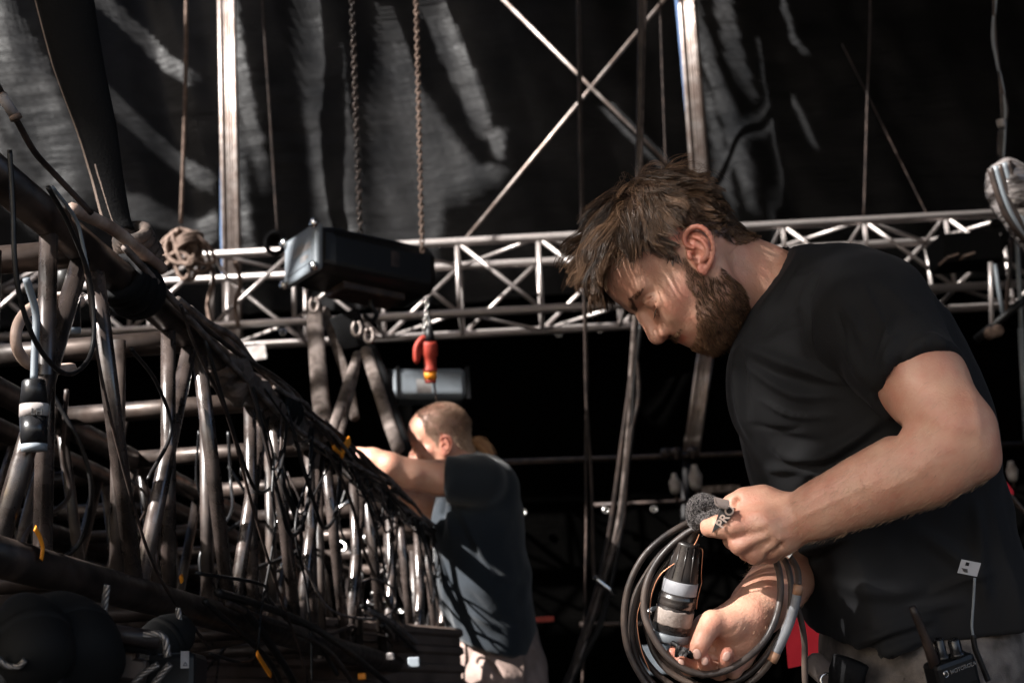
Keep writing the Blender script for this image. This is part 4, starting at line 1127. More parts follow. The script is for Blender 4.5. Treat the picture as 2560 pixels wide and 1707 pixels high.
m.build('wraps', bump_noise(new_mat('knot_web', (.05, .035, .03), .8), 220, .6, .002, col_var=((.02, .015, .013), (.11, .08, .065), 40)), kt)
# wraps of black strap round the top chord
def wrap(s, n, wdt, label, col='sling', R0=.029):
    e = empty('strap_wrap', TT(s), label, 'strap', 'black straps wound round the top chord')
    for i in range(n):
        t = np.linspace(0, 2 * math.pi, 20); c = TT(s + i * wdt); m = MB()
        m.tube([c + SN * math.cos(a) * (R0 + .002 * i % 3) + np.array([0, 0, 1]) * math.sin(a) * R0 + TD * .012 * math.sin(a + i) for a in t], .008, 8, caps=False, flat=(TD, 2.0)); m.build('turn', M[col], e)
wrap(.36, 4, .018, 'black strap wound several times round the top chord under the beige hose end', R0=.031)
wrap(1.12, 4, .022, 'black strap round the top chord by the first cable tangle')
wrap(1.55, 3, .02, 'black strap round the top chord left of the yellow tie')
def adj(r, mt):
    return ('hair-thin ' if r < .0026 else 'thin ' if r < .0036 else 'medium ' if r < .0051 else 'thick ') + {'rubber': 'matt black', 'rubber_brown': 'brownish black', 'rubber_gloss': 'glossy black', 'web': 'pale dusty'}[mt]
# the loose black cloth and cable bundle on the far half of the chord
r_ = np.random.default_rng(12)
for i in range(13):
    s0 = r_.uniform(.25, 1.6); s1 = s0 + r_.uniform(.8, 2.2); ss = np.linspace(s0, min(s1, 4.2), 14); ang = r_.uniform(-.6, 3.4)
    pts = []
    for s in ss:
        a = ang + .8 * math.sin(s * 2.3 + i); rr = .030 + r_.uniform(0, .016)
        pts.append(TT(s) + np.array([0, 0, 1]) * math.sin(a) * rr - SN * math.cos(a) * rr)
    rr__ = float(r_.choice([.0025, .004, .005, .0065])); mm__ = str(r_.choice(['rubber_brown', 'rubber_brown', 'rubber', 'web']))
    cable('chord_cable', np.array(pts), rr__, mm__, adj(rr__, mm__) + ' cable lying lengthwise on the near top chord', group='cables bundled on the top chord', n=60)
for i in range(24):
    s0 = r_.uniform(.5, 3.2); d = r_.uniform(.12, .5); sag = r_.uniform(.05, .26)
    pts = [TT(s0) - SN * .03 + [0, 0, -.01], TT(s0 + d * .25) - SN * .05 + [0, 0, -sag * .8], TT(s0 + d * .5) - SN * .045 + [0, 0, -sag], TT(s0 + d * .8) - SN * .04 + [0, 0, -sag * .7], TT(s0 + d) - SN * .03 + [0, 0, -.01]]
    rr__ = float(r_.choice([.0022, .003, .0042])); mm__ = str(r_.choice(['rubber', 'rubber_brown', 'rubber_gloss']))
    cable('loop_cable', np.array(pts), rr__, mm__, adj(rr__, mm__) + ' cable loop sagging from the near top chord', group='cable loops under the top chord', n=30)
for i in range(24):
    s0 = r_.uniform(.9, 3.8); w = r_.uniform(-.02, .5); pts = [TT(s0, w) + [0, 0, .02]]
    for k in range(1, 7): pts.append(TT(s0 + r_.uniform(-.06, .10) * k * .6, w + r_.uniform(-.05, .05), ZT + (ZB - ZT) * k / 5.2))
    rr__ = float(r_.choice([.0025, .0035, .0045])); mm__ = str(r_.choice(['rubber', 'rubber_brown', 'rubber_gloss']))
    cable('drop_cable', np.array(pts), rr__, mm__, adj(rr__, mm__) + ' cable hanging down between the truss uprights', group='cables hanging inside the black trusses', n=50)
for i in range(16):
    s0 = r_.uniform(.5, 2.6); L_ = r_.uniform(.5, 1.4); w = r_.uniform(-.04, .3)
    pts = [TT(s0 + L_ * t, w + r_.uniform(-.04, .04), ZB + .035 + r_.uniform(-.02, .03) - .1 * (t > .7) * (t - .7)) for t in np.linspace(0, 1, 7)]
    rr__ = float(r_.choice([.003, .0045, .0065])); mm__ = str(r_.choice(['rubber', 'rubber_brown', 'rubber_gloss']))
    cable('floor_cable', np.array(pts), rr__, mm__, adj(rr__, mm__) + ' cable lying on the lower chord', group='cables on the lower chords', n=50)
# clamps and small bright fittings caught by the sun
for i in range(26):
    s0 = r_.uniform(.9, 3.9); w = r_.uniform(-.04, .25); z = ZB + r_.uniform(-.06, .42); c = TT(s0, w, z)
    m = MB(); t = np.linspace(0, 5.2, 12); Rr = np.linalg.qr(r_.normal(size=(3, 3)))[0]
    m.tube([c + Rr[0] * math.cos(a) * .014 + Rr[1] * math.sin(a) * .020 for a in t], .0042, 6)
    o = m.build('hook_clip', M['zinc']); tag(o, 'small bright metal clip in the tangle of the black trusses', 'clip', 'metal clips in the cable tangle')
# torn black cloth on the far half of the chord
f = Field(np.array([-.55, -1.0, -4.6]), np.array([.1, .35, -2.0]), .012)
for s in np.arange(.80, 1.45, .06):
    c = w2c(TT(s) + [0, 0, -.01]); f.cap(c, w2c(TT(s + .06) + [0, 0, -.015]), .028 + .004 * math.sin(s * 17), .028, .01)
for s, l in ((.85, .05), (1.0, .07), (1.18, .05), (1.38, .06)):
    f.cap(w2c(TT(s)), w2c(TT(s + .05) + [0, 0, -l]), .026, .010, .02)
v, q = f.mesh(); nn = vnormals(v, q); v = v + nn * (vnoise(v / .035, 3) * .010 + vnoise(v / np.array([.012, .05, .05]), 5) * .006)[:, None]
o = link('wrapping_cloth', c2w(v), q, bump_noise(new_mat('wrap_cloth', (.08, .06, .05), .6), 60, .8, .008, col_var=((.04, .03, .026), (.15, .115, .10), 14))); tag(o, 'crumpled dark cloth wrapped along the middle of the top chord', 'cloth')
# yellow / orange ties
def tie(label, pts, r, off=.04): o = MB().tube(spline(near(pts, off), 14), r, 8, flat=(SN, .35)).build('cable_tie', M['orange']); tag(o, label, 'tie')
tie('bright orange tie on the cable bundle beside the hand of the second man', [(783, 1044), (790, 1030), (802, 1012)], .012)
tie('small orange tie just left of the bright one', [(765, 1025), (776, 1034), (784, 1040)], .008)
tie('orange tape curved over the lower chord at the far left', [(80, 1212), (92, 1235), (98, 1260), (94, 1285)], .0042, .028)
tie('tiny orange mark on the lower chord', [(415, 1322), (418, 1335)], .006, .035)
tie('orange marking tape on the cable at the bottom', [(590, 1500), (605, 1525), (622, 1550)], .006, .06)
# black plugs with a label
def plug(p, dn, sc_, label, mats=('rubber_gloss', 'grey')):
    e = empty('power_plug', p, label, 'plug'); dn = nrm(dn)
    MB().lathe(p, dn, [(0, .020 * sc_), (.004 * sc_, .024 * sc_), (.050 * sc_, .029 * sc_)], 24).build('grip', M[mats[0]], e)
    MB().lathe(p + dn * .052 * sc_, dn, [(0, .0292 * sc_), (.026 * sc_, .0298 * sc_)], 24).build('label_band', M['white'], e)
    MB().lathe(p + dn * .079 * sc_, dn, [(0, .029 * sc_), (.055 * sc_, .027 * sc_)], 24).build('barrel', M[mats[0]], e)
    MB().lathe(p + dn * .135 * sc_, dn, [(0, .027 * sc_), (.014 * sc_, .026 * sc_)], 24).build('cap_ring', M[mats[1]], e); return e
pp = near([(78, 872)], .02)[0]; pe = plug(pp, near([(78, 1030)], .02)[0] - pp, .54, 'black plug with a pale handwritten label hanging at the far left')
lx = nrm(P(200, 900, 1.6) - P(100, 900, 1.6)); cpl = pp + nrm(near([(78, 1030)], .02)[0] - pp) * .052 * .54 + nrm(near([(78, 1030)], .02)[0] - pp) * .008
text('LH', .011, M['black'], cpl + nrm(O - pp) * .0168 + lx * .003, lx, nrm(np.array([0, 0, 1.])), 'lettering', pe)
cable('plug_lead', near([(78, 870), (80, 800), (82, 720), (60, 640)], .02), .0045, 'grey', 'grey lead of the labelled plug')
pb = near([(150, 620)], -.02)[0]; plug(pb, near([(155, 700)], -.02)[0] - pb, .55, 'black plug with a grey flap hidden under the top chord', ('rubber', 'grey'))
opening(px([(-20, 560), (30, 640), (160, 860), (200, 700), (150, 600)]), d=1.6)
# ---- the dark gear under the trusses
ribs = empty('ribbed_panel', P(500, 1570, 2.6), 'dark ribbed metal panel lying level below the truss', 'panel')
z0 = P(500, 1700, 2.6)[2]
pl = P(-150, 1462, 2.5); zt_ = pl[2]
rdir = P(1150, 1600, 3.9) - pl; rdir[2] = 0; pr_ = pl + rdir; rn = nrm(np.cross(nrm(rdir), [0, 0, 1])); rn = rn if np.dot(rn, O - pl) > 0 else -rn
V = []; hts_ = []
for k in range(9): hts_ += [(k * .048, 0), (k * .048 + .006, .010), (k * .048 + .020, .012), (k * .048 + .027, 0)]
for q in (pl, pr_):
    for h_, o__ in hts_: V.append(q - np.array([0, 0, h_]) + rn * o__)
n_ = len(hts_); F = [(i, i + 1, n_ + i + 1, n_ + i) for i in range(n_ - 1)]
o = link('sheet', np.array(V), F, bump_noise(new_mat('ribbed_brown', (.05, .036, .03), .5), 20, .2, .002, col_var=((.05, .036, .03), (.11, .08, .066), 10)), ribs, smooth=False); o.modifiers.new('thickness', 'SOLIDIFY').thickness = .004
wy = bump_noise(new_mat('wire_rope', (.14, .13, .125), .4, metal=.7), 200, .4, .002)
def wire_rope(pts, d, r, label):
    pts = spline(C(pts, d), 120); m = MB()
    t = np.gradient(pts, axis=0); t /= np.linalg.norm(t, axis=1)[:, None]; L_ = np.cumsum(np.r_[0, np.linalg.norm(np.diff(pts, axis=0), axis=1)])
    u = np.cross(t, [0.3, .9, .1]); u /= np.linalg.norm(u, axis=1)[:, None]; w = np.cross(t, u)
    for k in range(4):
        a = L_ / (r * 5.5) * 2 * math.pi / 1.6 + k * math.pi / 2; m.tube(pts + (u * np.cos(a)[:, None] + w * np.sin(a)[:, None]) * r * .55, r * .58, 6)
    o = m.build('wire_rope', wy); tag(o, label, 'wire rope')
wire_rope([(268, 1462), (262, 1510), (258, 1560), (268, 1620)], 1.35, .0032, 'steel wire rope hanging from the lower chord at the left')
wire_rope([(445, 1520), (448, 1560), (440, 1610)], 1.5, .0030, 'short steel wire rope right of the first one')
wire_rope([(360, 1588), (395, 1585), (412, 1600), (418, 1640)], 1.3, .0034, 'steel wire rope bent over the round shackle')
wire_rope([(-10, 1640), (15, 1662), (45, 1665), (62, 1650)], 1.2, .0026, 'steel wire rope sagging at the bottom left corner')
wire_rope([(425, 1660), (400, 1690), (370, 1730)], 1.3, .0032, 'steel wire rope leaving the bottom edge, right one')
wire_rope([(395, 1660), (350, 1690), (320, 1730)], 1.3, .0030, 'steel wire rope leaving the bottom edge, left one')
wire_rope([(280, 1680), (262, 1710), (250, 1730)], 1.3, .0030, 'short piece of steel wire rope at the bottom edge')
def fixture(q, d, R_, L_, ang, label):
    """round lamp drum with a clamp arm"""
    e = empty('moving_light', P(*q, d), label, 'lamp', 'black lamps under the truss'); ax = nrm(P(q[0] + math.cos(ang) * 50, q[1] - math.sin(ang) * 50, d + .02) - P(*q, d))
    MB().lathe(P(*q, d) - ax * L_, ax, [(0, R_ * .5), (L_ * .2, R_ * .86), (L_ * .6, R_), (L_ * 1.3, R_ * .98), (L_ * 1.7, R_ * .8), (L_ * 2, R_ * .55)], 28).build('drum', M['black_matte'], e)
    MB().lathe(P(*q, d) - ax * L_ * .2, ax, [(0, R_ * 1.03), (L_ * .25, R_ * 1.03)], 28).build('rim', M['black_matte'], e)
    MB().box(P(q[0] + 20, q[1] + 90, d), .026, .02, .020).build('bracket', M['black_matte'], e, smooth=False, bevel=.004)
    return e
fixture((80, 1600), 1.25, .034, .045, 1.9, 'black lamp drum at the bottom left corner')
fixture((165, 1615), 1.3, .045, .055, 2.2, 'black lamp drum right of the corner one')
fixture((415, 1600), 1.5, .026, .03, .6, 'small round black lamp drum by the bent wire rope')
lb = empty('control_box', P(440, 1660, 1.4), 'black box with a small warning label by the bottom edge', 'lamp')
MB().box(P(440, 1700, 1.45), .026, .03, .026).build('case', M['black'], lb, smooth=False, bevel=.006)
fl = nrm(O - P(462, 1645, 1.38)); bx = nrm(np.cross([0, 0, 1], fl)); Rl = np.array([bx, fl, np.cross(bx, fl) * -1])
MB().box(P(462, 1648, 1.385), .0040, .0006, .0082, Rl).build('warning_label', M['white'], lb, smooth=False)
if np.dot(bx, lx) < 0: bx = -bx
tri = MB(); tc_ = P(463, 1660, 1.383) + fl * .001; tri.tube([tc_ + bx * .0022 * math.cos(a) + np.array([0, 0, 1]) * .0022 * math.sin(a) for a in (math.pi / 2, math.pi / 2 + 2.094, math.pi / 2 + 4.189, math.pi / 2 + 6.283)], .0003, 4, caps=False); tri.build('warning_triangle', M['black'], lb)
for pts, d, r, mt, l in (([(225, 1570), (300, 1585), (400, 1600)], 1.35, .0085, 'rubber_brown', 'striped brown tube lying level at the bottom left'), ([(225, 1590), (320, 1603), (395, 1612)], 1.36, .010, 'rubber_gloss', 'glossy black tube under the striped brown one')):
    o = MB().tube(C(pts, d), r, 14).build('pipe', M[mt]); tag(o, l, 'pipe')
for q, hx, hz, mt, l in (((265, 1640), .03, .016, 'chord', 'brown bracket below the glossy tube'), ((310, 1672), .022, .012, 'chord', 'tilted brown plate near the bottom edge'), ((200, 1660), .03, .028, 'black', 'black motor block near the bottom edge'), ((60, 1690), .05, .03, 'black', 'black lamp base in the bottom left corner')):
    o = MB().box(P(*q, 1.38), hx, .02, hz, np.array([nrm([1, .2, -.2]), nrm([-.2, 1, 0]), nrm([.2, 0, 1])])).build('bracket', M[mt], smooth=False, bevel=.004); tag(o, l, 'bracket')
opening([(235, 1515), (262, 1515), (255, 1550), (240, 1550)], d=2.0)
# small bits of kit at the lower middle
for q, s, mt, l in (((975, 1640), .022, 'white', 'small pale box among the cables at the bottom'), ((1035, 1655), .03, 'grey', 'small grey box among the cables at the bottom'), ((1026, 1652), .012, 'red', 'small red block stuck to the grey box'), ((800, 1640), .012, 'white', 'tiny pale tag among the cables'),
                    ((905, 1690), .02, 'orange', 'orange tape scrap at the bottom edge')):
    o = MB().box(P(*q, 3.0), s * .42, s * .4, s * .36).build('small_box', M[mt], smooth=False, bevel=.003); tag(o, l, 'box')
# scattered holes added to the roof mask to dapple the trusses with sun
gr = np.random.default_rng(9)
for s in np.arange(0, 4.2, .11):
    for zf in np.arange(.08, 1.12, .14):
        if gr.random() < .62:
            c = TT(s + gr.uniform(-.04, .04), 0, ZB + (ZT - ZB) * zf + gr.uniform(-.02, .02)); L_ = gr.uniform(.06, .15); W_ = gr.uniform(.05, .09)
            quad = []
            for a, b in ((-W_, -L_), (W_, -L_ * .6), (W_, L_), (-W_, L_ * .6)):
                p = c + TD * a + np.array([0, 0, b]); t = (ROOFZ - p[2]) / -SD[2]; quad.append((p - SD * t)[:2])
            LIT.append((np.array(quad), 1.0))
# ================================================================== the man in front
fh = build_main_head()
hv, hq = fh.mesh(); hn = vnormals(hv, hq)
head_cam = h2c(hv)
def arms_field():
    f = Field((.16, -.50, -2.10), (.66, .13, -1.42), .0026)
    # left arm, the near one
    A = [cs(2200, 800, 1.69), cs(2306, 955, 1.603), cs(2385, 1075, 1.555)]
    f.chain(A, [.050, .0475, .043], .015)
    f.cap(cs(2395, 1085, 1.555), cs(2408, 1120, 1.552), .038, .036, .015)
    f.ell(cs(2452, 1150, 1.555), (.021, .021, .022), .012)
    f.chain([cs(2400, 1110, 1.555), cs(2330, 1155, 1.562), cs(2210, 1202, 1.58), cs(2090, 1255, 1.60), cs(1995, 1297, 1.618)], [.037, .0425, .0385, .0315, .0258], .012, n=12)
    f.chain([cs(2250, 1075, 1.59), cs(2230, 1085, 1.565)], .003, .012, op='sub')
    # left hand: metacarpals from the wrist to the knuckles
    W = cs(1985, 1300, 1.620)
    K = [cs(1836, 1312, 1.613), cs(1853, 1357, 1.612), cs(1889, 1380, 1.620), cs(1926, 1384, 1.632)]
    for k_, r in zip(K, (.0135, .0135, .0125, .0115)): f.chain([W, (W + k_) / 2 + [0, 0, .006], k_], [.020, .0165, r], .012)
    f.ell(cs(1905, 1300, 1.632), (.036, .028, .020), .015)
    f.ell(cs(1866, 1290, 1.640), (.024, .024, .018), .014)
    for k_ in K[:3]: f.ell(k_ + [-.001, -.001, .0035], .0108, .008)
    # grooves between the knuckles
    for a, b in ((0, 1), (1, 2), (2, 3)):
        m_ = (K[a] + K[b]) / 2; f.cap(m_ + [-.004, -.003, .013], m_ * .6 + W * .4 + [0, 0, .026], .004, .002, .008, op='sub')
    # index finger lies along the strap, the others close round the cables behind
    f.chain([K[0], cs(1800, 1316, 1.617), cs(1776, 1317, 1.628)], [.0130, .0122, .0116], .006)
    f.chain([cs(1776, 1317, 1.628), cs(1771, 1300, 1.650), cs(1790, 1285, 1.668)], [.0112, .0098, .0085], .003)
    f.chain([K[1], cs(1832, 1350, 1.645), cs(1838, 1325, 1.672), cs(1862, 1312, 1.680)], [.0122, .0112, .0100, .0085], .003)
    f.chain([K[2], cs(1868, 1378, 1.656), cs(1872, 1350, 1.682), cs(1892, 1335, 1.688)], [.0115, .0106, .0095, .0082], .003)
    f.chain([K[3], cs(1908, 1388, 1.662), cs(1908, 1362, 1.684), cs(1922, 1348, 1.690)], [.0105, .0095, .0085, .0075], .003)
    # thumb along the top
    f.chain([cs(1965, 1275, 1.636), cs(1908, 1252, 1.640), cs(1862, 1250, 1.642)], [.021, .0165, .0142], .012)
    f.chain([cs(1862, 1250, 1.642), cs(1832, 1262, 1.648), cs(1808, 1276, 1.655)], [.0138, .0120, .0100], .005)
    f.ell(cs(1843, 1256, 1.632), .004, .008, op='sub')
    f.ell(cs(1840, 1284, 1.627), (.006, .004, .006), .008, op='sub')
    # tendons
    for k_ in K[:3]: f.cap(k_ + [.004, 0, .008], W + [-.012, 0, .016], .0030, .0020, .010)
    f.ell(cs(1990, 1268, 1.618), (.012, .009, .010), .012)          # wrist bone
    # right arm comes from behind the belly
    f.chain([cs(2180, 1200, 2.05), cs(2060, 1340, 1.98), cs(1985, 1412, 1.85), cs(1928, 1482, 1.755), cs(1868, 1545, 1.697)], [.045, .042, .0370, .0315, .0265], .02, n=12)
    RW = cs(1865, 1548, 1.695)
    f.cap(RW, cs(1835, 1590, 1.690), .0255, .024, .014)
    RK = [cs(1762, 1562, 1.698), cs(1800, 1640, 1.704), cs(1832, 1652, 1.696), cs(1858, 1650, 1.684)]
    for k_, r in zip(RK, (.0125, .0125, .0115, .0105)): f.chain([RW, (RW + k_) / 2, k_], [.020, .0165, r], .014)
    f.ell(cs(1826, 1596, 1.702), (.034, .028, .015), .014)
    f.chain([RK[0], cs(1736, 1592, 1.697), cs(1724, 1612, 1.690)], [.0126, .0112, .0104], .006)
    f.chain([cs(1724, 1612, 1.690), cs(1700, 1616, 1.672)], [.0102, .0094], .003)
    f.chain([cs(1700, 1616, 1.672), cs(1683, 1634, 1.660)], [.0094, .0082], .003)
    f.chain([RK[1], cs(1758, 1670, 1.690), cs(1722, 1668, 1.672)], [.0118, .0106, .0096], .004)
    f.chain([cs(1722, 1668, 1.672), cs(1706, 1658, 1.660), cs(1702, 1650, 1.652)], [.0094, .0086, .0078], .002)
    f.chain([RK[2], cs(1800, 1678, 1.682), cs(1770, 1670, 1.662)], [.0112, .0102, .0096], .004)
    f.chain([cs(1770, 1670, 1.662), cs(1762, 1656, 1.650), cs(1761, 1648, 1.642)], [.0094, .0088, .0080], .002)
    f.chain([RK[3], cs(1834, 1676, 1.670), cs(1816, 1662, 1.656)], [.0100, .0092, .0086], .004)
    f.chain([cs(1816, 1662, 1.656), cs(1814, 1646, 1.645), cs(1819, 1632, 1.638)], [.0086, .0084, .0076], .002)
    f.chain([RW + [-.004, .006, .010], cs(1822, 1560, 1.672), cs(1782, 1555, 1.660)], [.018, .0172, .0142], .012)
    f.chain([cs(1782, 1555, 1.660), cs(1768, 1576, 1.652), cs(1758, 1594, 1.645)], [.0138, .0120, .0114], .006)
    f.chain([cs(1758, 1594, 1.645), cs(1749, 1614, 1.642), cs(1742, 1630, 1.640)], [.0114, .0108, .0090], .004)
    for a, b in (((1750, 1602), (1764, 1607)),): f.cap(cs(*a, 1.634), cs(*b, 1.634), .0005, .0005, .0012, op='sub')
    # thumb nail bed and the ball of the thumb crease
    f.ell(cs(1741, 1632, 1.6315), (.0052, .0065, .0022), .0012, op='sub')
    f.chain([cs(1800, 1590, 1.672), cs(1830, 1605, 1.676), cs(1862, 1590, 1.678)], .0016, .006, op='sub')
    f.chain([cs(1775, 1612, 1.69), cs(1810, 1628, 1.688), cs(1850, 1622, 1.686)], .0014, .005, op='sub')
    return f
fa = arms_field()
av, aq = fa.mesh(); an = vnormals(av, aq)
ap = np.stack(pix(c2w(av)), 1)
# veins and long shallow relief on the forearm
def ridge(v, n, pp, path, w, h, need=.15):
    """raises (or sinks) a soft line drawn over the side that faces the viewer"""
    path = spline(path, 40); d = np.full(len(v), 1e9)
    lo, hi = path.min(0) - 4 * w, path.max(0) + 4 * w
    m = np.flatnonzero((pp[:, 0] > lo[0]) & (pp[:, 0] < hi[0]) & (pp[:, 1] > lo[1]) & (pp[:, 1] < hi[1]) & (n[:, 2] > need))
    if len(m) == 0: return np.zeros(len(v))
    q = pp[m]; a = path[:-1]; b = path[1:]; ab = b - a
    best = np.full(len(m), 1e9); tt = np.zeros(len(m))
    for i in range(len(a)):
        t = np.clip(((q - a[i]) @ ab[i]) / (ab[i] @ ab[i] + 1e-9), 0, 1); dd = np.linalg.norm(q - a[i] - t[:, None] * ab[i], axis=1)
        u = dd < best; best[u] = dd[u]; tt[u] = (i + t[u]) / len(a)
    fade = np.sin(np.pi * np.clip(tt, .02, .98)) ** .5
    out = np.zeros(len(v)); out[m] = np.exp(-(best / w) ** 2) * h * fade * np.clip((n[m, 2] - need) * 3, 0, 1)
    return out
dv = ridge(av, an, ap, [(2230, 1185), (2120, 1235), (2010, 1290), (1940, 1325)], 9, .0012) + ridge(av, an, ap, [(2350, 1130), (2280, 1190), (2180, 1240)], 16, .0018) \
   + ridge(av, an, ap, [(1990, 1340), (1940, 1345), (1890, 1350)], 6, .0010) + ridge(av, an, ap, [(1975, 1290), (1925, 1300), (1880, 1330)], 5, .0009) \
   + ridge(av, an, ap, [(2420, 960), (2440, 1040), (2450, 1110)], 14, .0020) + ridge(av, an, ap, [(1850, 1560), (1830, 1580), (1800, 1590)], 5, -.0010)
av = av + an * (dv + vnoise(av / .035, 2) * .0009)[:, None]
MEAN_SKIN = (.52, .295, .205)
skin = skin_mat('skin', MEAN_SKIN, (.44, .15, .10))
man = empty('person', c2w(cs(2250, 1500, 1.88)) * [1, 1, 0], 'bearded man in a black t-shirt looking down at the cable in his hands', 'person')
bv, bq = joinm((head_cam, hq), (av, aq))
body = link('body', c2w(bv), bq, skin, man)
# ---- hair
def put_hair(name, V, F, t, mat, toworld):
    o = link(name, toworld(V), F, mat, man); set_tint(o, np.stack([t] * 3, 1)); return o
V, F, t = main_hair(fh, hv, hn, body); put_hair('hair', V, F, t, hair_mat('hair', (.015, .009, .006), (.21, .12, .07), .42, .3), lambda V: c2w(h2c(V)))
V, F, t, shade = main_beard(fh, hv, hn); beard_m = hair_mat('beard_hair', (.018, .010, .007), (.30, .16, .085), .55, .2); put_hair('beard', V, F, t, beard_m, lambda V: c2w(h2c(V)))
for nm_, (V, F) in main_brows(fh, hv, hn): put_hair(nm_, V, F, np.zeros(len(V)) + .15, beard_m, lambda V: c2w(h2c(V)))
# fine hairs of the forearms
def arm_hair():
    r = np.random.default_rng(14); m = np.flatnonzero((ap[:, 0] > 1860) & (ap[:, 1] > 950) & (ap[:, 0] < 2480))
    N = 9000; rt = m[r.integers(0, len(m), N)]; x = ap[rt, 0]
    keep = ~((ap[rt, 1] < 1085) & (ap[rt, 0] < 2300)) & (r.random(N) < np.where(x < 1960, .35, 1)); rt = rt[keep]; N = len(rt)
    along = nrm(cs(1990, 1300, 1.62) - cs(2400, 1115, 1.555)); dn = np.array([-.25, -.95, .1])
    right = (ap[rt, 1] > 1395) & (ap[rt, 0] < 2010)
    d = an[rt] * .22 + along * .65 + dn * .5 + r.normal(0, .22, (N, 3)); d[right] = an[rt[right]] * .6 + nrm(cs(1868, 1545, 1.69) - cs(2010, 1400, 1.77)) * .8 + r.normal(0, .2, (right.sum(), 3))
    d /= np.linalg.norm(d, axis=1)[:, None]; t = np.linspace(0, 1, 5)[None, :, None]
    A = av[rt][:, None] + d[:, None] * t * r.uniform(.003, .0085, N)[:, None, None] + (along * .002 - an[rt] * .0012)[:, None] * t ** 2
    return strands(A, np.full(N, .00015), .4), np.repeat(r.uniform(.3, 1, N), 15)
(V, F), t = arm_hair(); put_hair('arm_hair', V, F, t, hair_mat('arm_hair', (.05, .025, .014), (.60, .40, .26)), c2w)
# ---- skin tint
sm = relax(shade[:, None].repeat(3, 1), hq, 3)[:, 0]
tt = np.zeros((len(bv), 3)); nh = len(hv)
lips = np.exp(-(((hv[:, 2] + .045) / .0065) ** 2)) * (hv[:, 0] > .080) * (np.abs(hv[:, 1]) < .027)
tt[:nh, 0] = lips * .8 + np.exp(-((hv - np.array([.112, 0, -.018])) ** 2).sum(1) / .014 ** 2) * .5 + (np.abs(hv[:, 1]) > .0725) * (hv[:, 2] < .05) * .55 + np.exp(-((hv - np.array([.075, .05, -.012])) ** 2).sum(1) / .02 ** 2) * .3
scalp = np.clip((hv[:, 2] - hairline(hv[:, 0])) / .012, 0, 1)
tt[:nh, 1] = np.maximum(sm * .55 * (1 - lips), scalp * .9 * ((np.abs(hv[:, 1]) < .0745) | (hv[:, 2] > .05)))
# reddish knuckles and fingertips
kp = np.array([cs(1836, 1312, 1.613), cs(1853, 1357, 1.612), cs(1889, 1380, 1.620), cs(1742, 1630, 1.640), cs(1683, 1634, 1.66), cs(1702, 1650, 1.652), cs(1761, 1648, 1.642), cs(1819, 1632, 1.638), cs(2452, 1150, 1.555)])
for k_ in kp: tt[nh:, 0] += np.exp(-((av - k_) ** 2).sum(1) / .014 ** 2) * .5
set_tint(body, np.clip(tt, 0, 1))
# nails
nm_ = new_mat('nail', (.60, .36, .29), .25)
for q, rx, ry, a in (((1742, 1634, 1.6310), .0050, .0062, .2), ((1762, 1652, 1.6335), .0042, .0050, -.1), ((1816, 1640, 1.6305), .0044, .0062, -.5), ((1703, 1655, 1.6445), .0036, .0046, .3)):
    ff = Field(cs(*q) - .012, cs(*q) + .012, .0006); ca, sa = math.cos(a), math.sin(a)
    ff.ell(cs(*q), (rx, ry, .0018), 0, R=np.array([[ca, sa, 0], [-sa, ca, 0], [0, 0, 1]])); v, q_ = ff.mesh(); link('nail', c2w(v), q_, nm_, man)

# ---- t-shirt
def shirt_field():
    f = Field((.19, -.47, -2.22), (.78, .125, -1.50), .0042)
    fz = ((0, 0, 1), 1.38)
    T = [cs(2048, 800, 1.88), cs(2100, 900, 1.88), cs(2135, 1000, 1.88), cs(2175, 1130, 1.88), cs(2238, 1330, 1.88), cs(2282, 1500, 1.88), cs(2296, 1620, 1.88)]
    Rr = [.100, .134, .150, .148, .141, .139, .134]
    for i in range(len(T) - 1): f.cap(T[i], T[i + 1], Rr[i], Rr[i + 1], .03, flat=fz)
    f.cap(cs(1985, 735, 1.86), cs(2170, 782, 1.73), .072, .076, .04)
    f.cap(cs(1985, 740, 1.92), cs(2140, 800, 2.04), .070, .075, .04)
    f.ell(cs(2165, 795, 1.71), (.066, .066, .070), .03)
    f.cap(cs(2188, 815, 1.69), cs(2316, 970, 1.592), .0660, .0555, .020)
    f.cap(cs(2120, 820, 2.05), cs(2180, 980, 2.04), .075, .065, .03)
    f.ell(cs(2120, 740, 1.85), (.09, .055, .14), .03)
    f.ell(cs(1955, 950, 1.80), (.07, .09, .08), .04)
    # the neck comes out of the collar, the arms out of the sleeves
    c0, c1 = cs(1800, 660, 1.895), cs(1935, 742, 1.895); ax = nrm(c1 - c0)
    f.cap(cs(1760, 640, 1.90), cs(1912, 735, 1.90), .073, .066, .008, op='sub')
    f.cap(cs(2420, 1110, 1.53), cs(2368, 1040, 1.565), .0545, .0525, .003, op='sub')
    f.half(cs(1897, 722, 1.88), nrm(cs(1860, 690, 1.88) - cs(1911, 720, 1.88)))
    # cut the sleeve at its hem, leaving the belly alone
    hem = nrm(cs(2318, 968, 1.592) - cs(2205, 800, 1.69)); hp = cs(2308, 955, 1.598)
    X, Y, Z = f.ax[0][:, None, None], f.ax[1][None, :, None], f.ax[2][None, None, :]
    d = (X - hp[0]) * hem[0] + (Y - hp[1]) * hem[1] + (Z - hp[2]) * hem[2]
    near_arm = (Z > -1.715) & (X > .355)
    f.F = np.where(near_arm, np.maximum(f.F, d), f.F).astype(np.float32)
    f.half(cs(2120, 1628, 1.72), (0.12, -1, 0))
    return f
fs = shirt_field(); sv, sq = fs.mesh(); sv = relax(sv, sq, 2); sn = vnormals(sv, sq); sp = np.stack(pix(c2w(sv)), 1)
d = vnoise(sv / .11, 1) * .004 + vnoise(sv / np.array([.05, .05, .05]), 2) * .0022 + vnoise(sv / np.array([.018, .03, .03]), 5) * .0008
